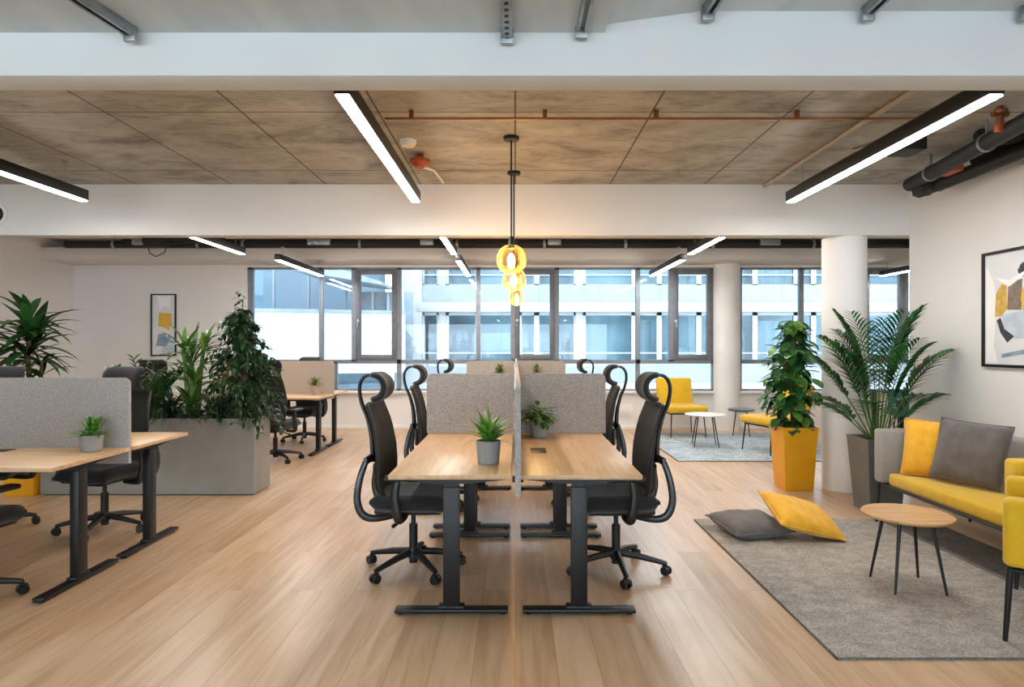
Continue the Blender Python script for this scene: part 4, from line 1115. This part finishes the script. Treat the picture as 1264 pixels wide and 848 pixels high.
# lounge chairs far right
def lounge(label, loc, rz):
    t = thing('lounge_chair', label, 'lounge chair', loc, rz, 'yellow lounge chairs')
    MB().span(-.32, .32, -.36, .26, .385, .49, .035, 3).build('seat', 'yellow_fabric', t)
    b = MB(); rt = Matrix.Rotation(R(-14), 3, 'X'); b.box((0, .31, .68), (.60, .09, .46), .035, rt, 3); b.build('backrest', 'yellow_fabric', t)
    MB().span(-.27, .27, -.30, .24, .36, .385).build('frame', 'black_metal', t)
    for x, y in ((-.26, -.29), (.26, -.29), (-.26, .25), (.26, .25)): MB().tube([(x, y, .37), (x * 1.1, y * 1.12, 0)], [.011, .008], 8).build('leg', 'black_metal', t)
lounge('yellow armless lounge chair against the low window wall', (2.68, 10.35, .012), R(6))
lounge('yellow armless lounge chair half hidden behind the yellow planter', (3.55, 8.72, .012), R(-72))

# table and teal chair glimpsed in the next room
t = thing('meeting_table', 'black table glimpsed past the palm in the next space', 'table', (6.5, 9.9, 0))
MB().span(-.8, .9, -.4, .4, .72, .75, .004).build('tabletop', 'black_metal', t)
for x in (-.75, .85):
    for y in (-.35, .35): MB().span(x - .03, x + .03, y - .03, y + .03, 0, .72).build('leg', 'black_metal', t)
t = thing('shell_chair', 'teal shell chair glimpsed through the palm fronds', 'chair', (5.65, 9.3, 0), R(160))
MB().sheet(lambda u, v: ((u - .5) * .46, -.2 + .4 * v, .45 + .03 * (2 * u - 1) ** 2), 8, 8, .03).build('seat', 'teal_fabric', t)
MB().sheet(lambda u, v: ((u - .5) * .46, .2 + .08 * v - .08 * (2 * u - 1) ** 2, .47 + .36 * v), 8, 8, .03).build('backrest', 'teal_fabric', t)
for x, y in ((-.2, -.2), (.2, -.2), (-.2, .2), (.2, .2)): MB().tube([(x * .7, y * .7, .44), (x, y, 0)], .011, 8).build('leg', 'black_metal', t)

# ------------------------------------------------------------------ pictures
def patch(t, name, pts, y, m):
    """flat painted shape on the print, in the print's own x,z plane"""
    b = MB(); b.prism(pts, y, y + .0006, 'y'); return b.build(name, m, t, smooth=False)
def blob(cx, cz, rx, rz, n_=18, j=.12, seed=1):
    q = random.Random(seed); return [(cx + rx * math.cos(2 * PI * k / n_) * (1 + q.uniform(-j, j)), cz + rz * math.sin(2 * PI * k / n_) * (1 + q.uniform(-j, j))) for k in range(n_)]
def picture(label, loc, rz, w_, h_, bar=.02):
    t = thing('framed_picture', label, 'picture', loc, rz, 'wall pictures')
    b = MB(); d = .028
    b.span(-w_ / 2, -w_ / 2 + bar, -d, 0, -h_ / 2, h_ / 2).span(w_ / 2 - bar, w_ / 2, -d, 0, -h_ / 2, h_ / 2).span(-w_ / 2 + bar, w_ / 2 - bar, -d, 0, h_ / 2 - bar, h_ / 2).span(-w_ / 2 + bar, w_ / 2 - bar, -d, 0, -h_ / 2, -h_ / 2 + bar)
    b.build('frame', 'black_metal', t)
    pr = MB().span(-w_ / 2 + bar, w_ / 2 - bar, -.012, -.002, -h_ / 2 + bar, h_ / 2 - bar).build('print', 'paper_white', t)
    return t, pr
t, pr = picture('narrow framed abstract print with a yellow square on the far white wall', (-6.12, YW, 1.815), 0, .44, 1.08, .022)
patch(pr, 'painted_shape', [(-.08, .21), (.14, .20), (.14, -.02), (.11, -.02), (.10, -.10), (-.0, -.04), (-.09, -.02)], -.0130, 'art_yellow')
patch(pr, 'painted_shape', [(-.12, .50), (.13, .50), (.10, .28), (.03, .34), (-.06, .26)], -.0128, 'art_pale')
patch(pr, 'painted_shape', [(-.09, -.16), (.03, -.14), (.05, -.22), (.11, -.16), (.12, -.24), (.03, -.38), (-.12, -.36), (-.15, -.44)], -.0132, 'art_slate')
patch(pr, 'painted_shape', [(.02, -.24), (.18, -.20), (.18, -.46), (-.04, -.48)], -.0126, 'art_blue')
t, pr = picture('large framed abstract print in ochre, grey and pale blue above the sofa', (3.88, 4.76, 1.745), R(-90), 1.06, .93, .022)
L0 = -.53
patch(pr, 'painted_shape', [(L0 + .03, -.43), (L0 + .03, .37), (L0 + .10, .25), (L0 + .15, .1), (L0 + .12, -.3), (L0 + .16, -.43)], -.0124, 'art_pale')
patch(pr, 'painted_shape', [(L0 + .14, .12), (L0 + .20, .20), (L0 + .25, .18), (L0 + .26, .0), (L0 + .20, -.06), (L0 + .13, -.06)], -.0128, 'art_ochre')
patch(pr, 'painted_shape', [(L0 + .27, .2), (L0 + .41, .22), (L0 + .40, -.02), (L0 + .26, -.01)], -.0130, 'art_brown')
patch(pr, 'painted_shape', blob(L0 + .47, .06, .07, .13, seed=4), -.0132, 'art_yellow')
patch(pr, 'painted_shape', blob(L0 + .46, .29, .09, .06, seed=6), -.0134, 'art_navy')
patch(pr, 'painted_shape', [(L0 + .20, -.05), (L0 + .62, -.0), (L0 + .66, -.20), (L0 + .42, -.24), (L0 + .30, -.24), (L0 + .22, -.16)], -.0133, 'art_blue')
patch(pr, 'painted_shape', [(L0 + .15, -.09), (L0 + .19, -.07), (L0 + .23, -.16), (L0 + .33, -.22), (L0 + .26, -.27), (L0 + .19, -.19)], -.0136, 'art_navy')
patch(pr, 'painted_shape', [(L0 + .12, .26), (L0 + .28, .22), (L0 + .44, .28), (L0 + .60, .40), (L0 + .42, .24), (L0 + .28, .17)], -.0137, 'art_pale')
patch(pr, 'painted_shape', [(L0 + .2, -.36), (L0 + .55, -.30), (L0 + .9, -.38), (L0 + .55, -.34), (L0 + .2, -.39)], -.0135, 'art_slate')
patch(pr, 'painted_shape', blob(L0 + .80, -.05, .12, .16, seed=8), -.0131, 'art_slate')
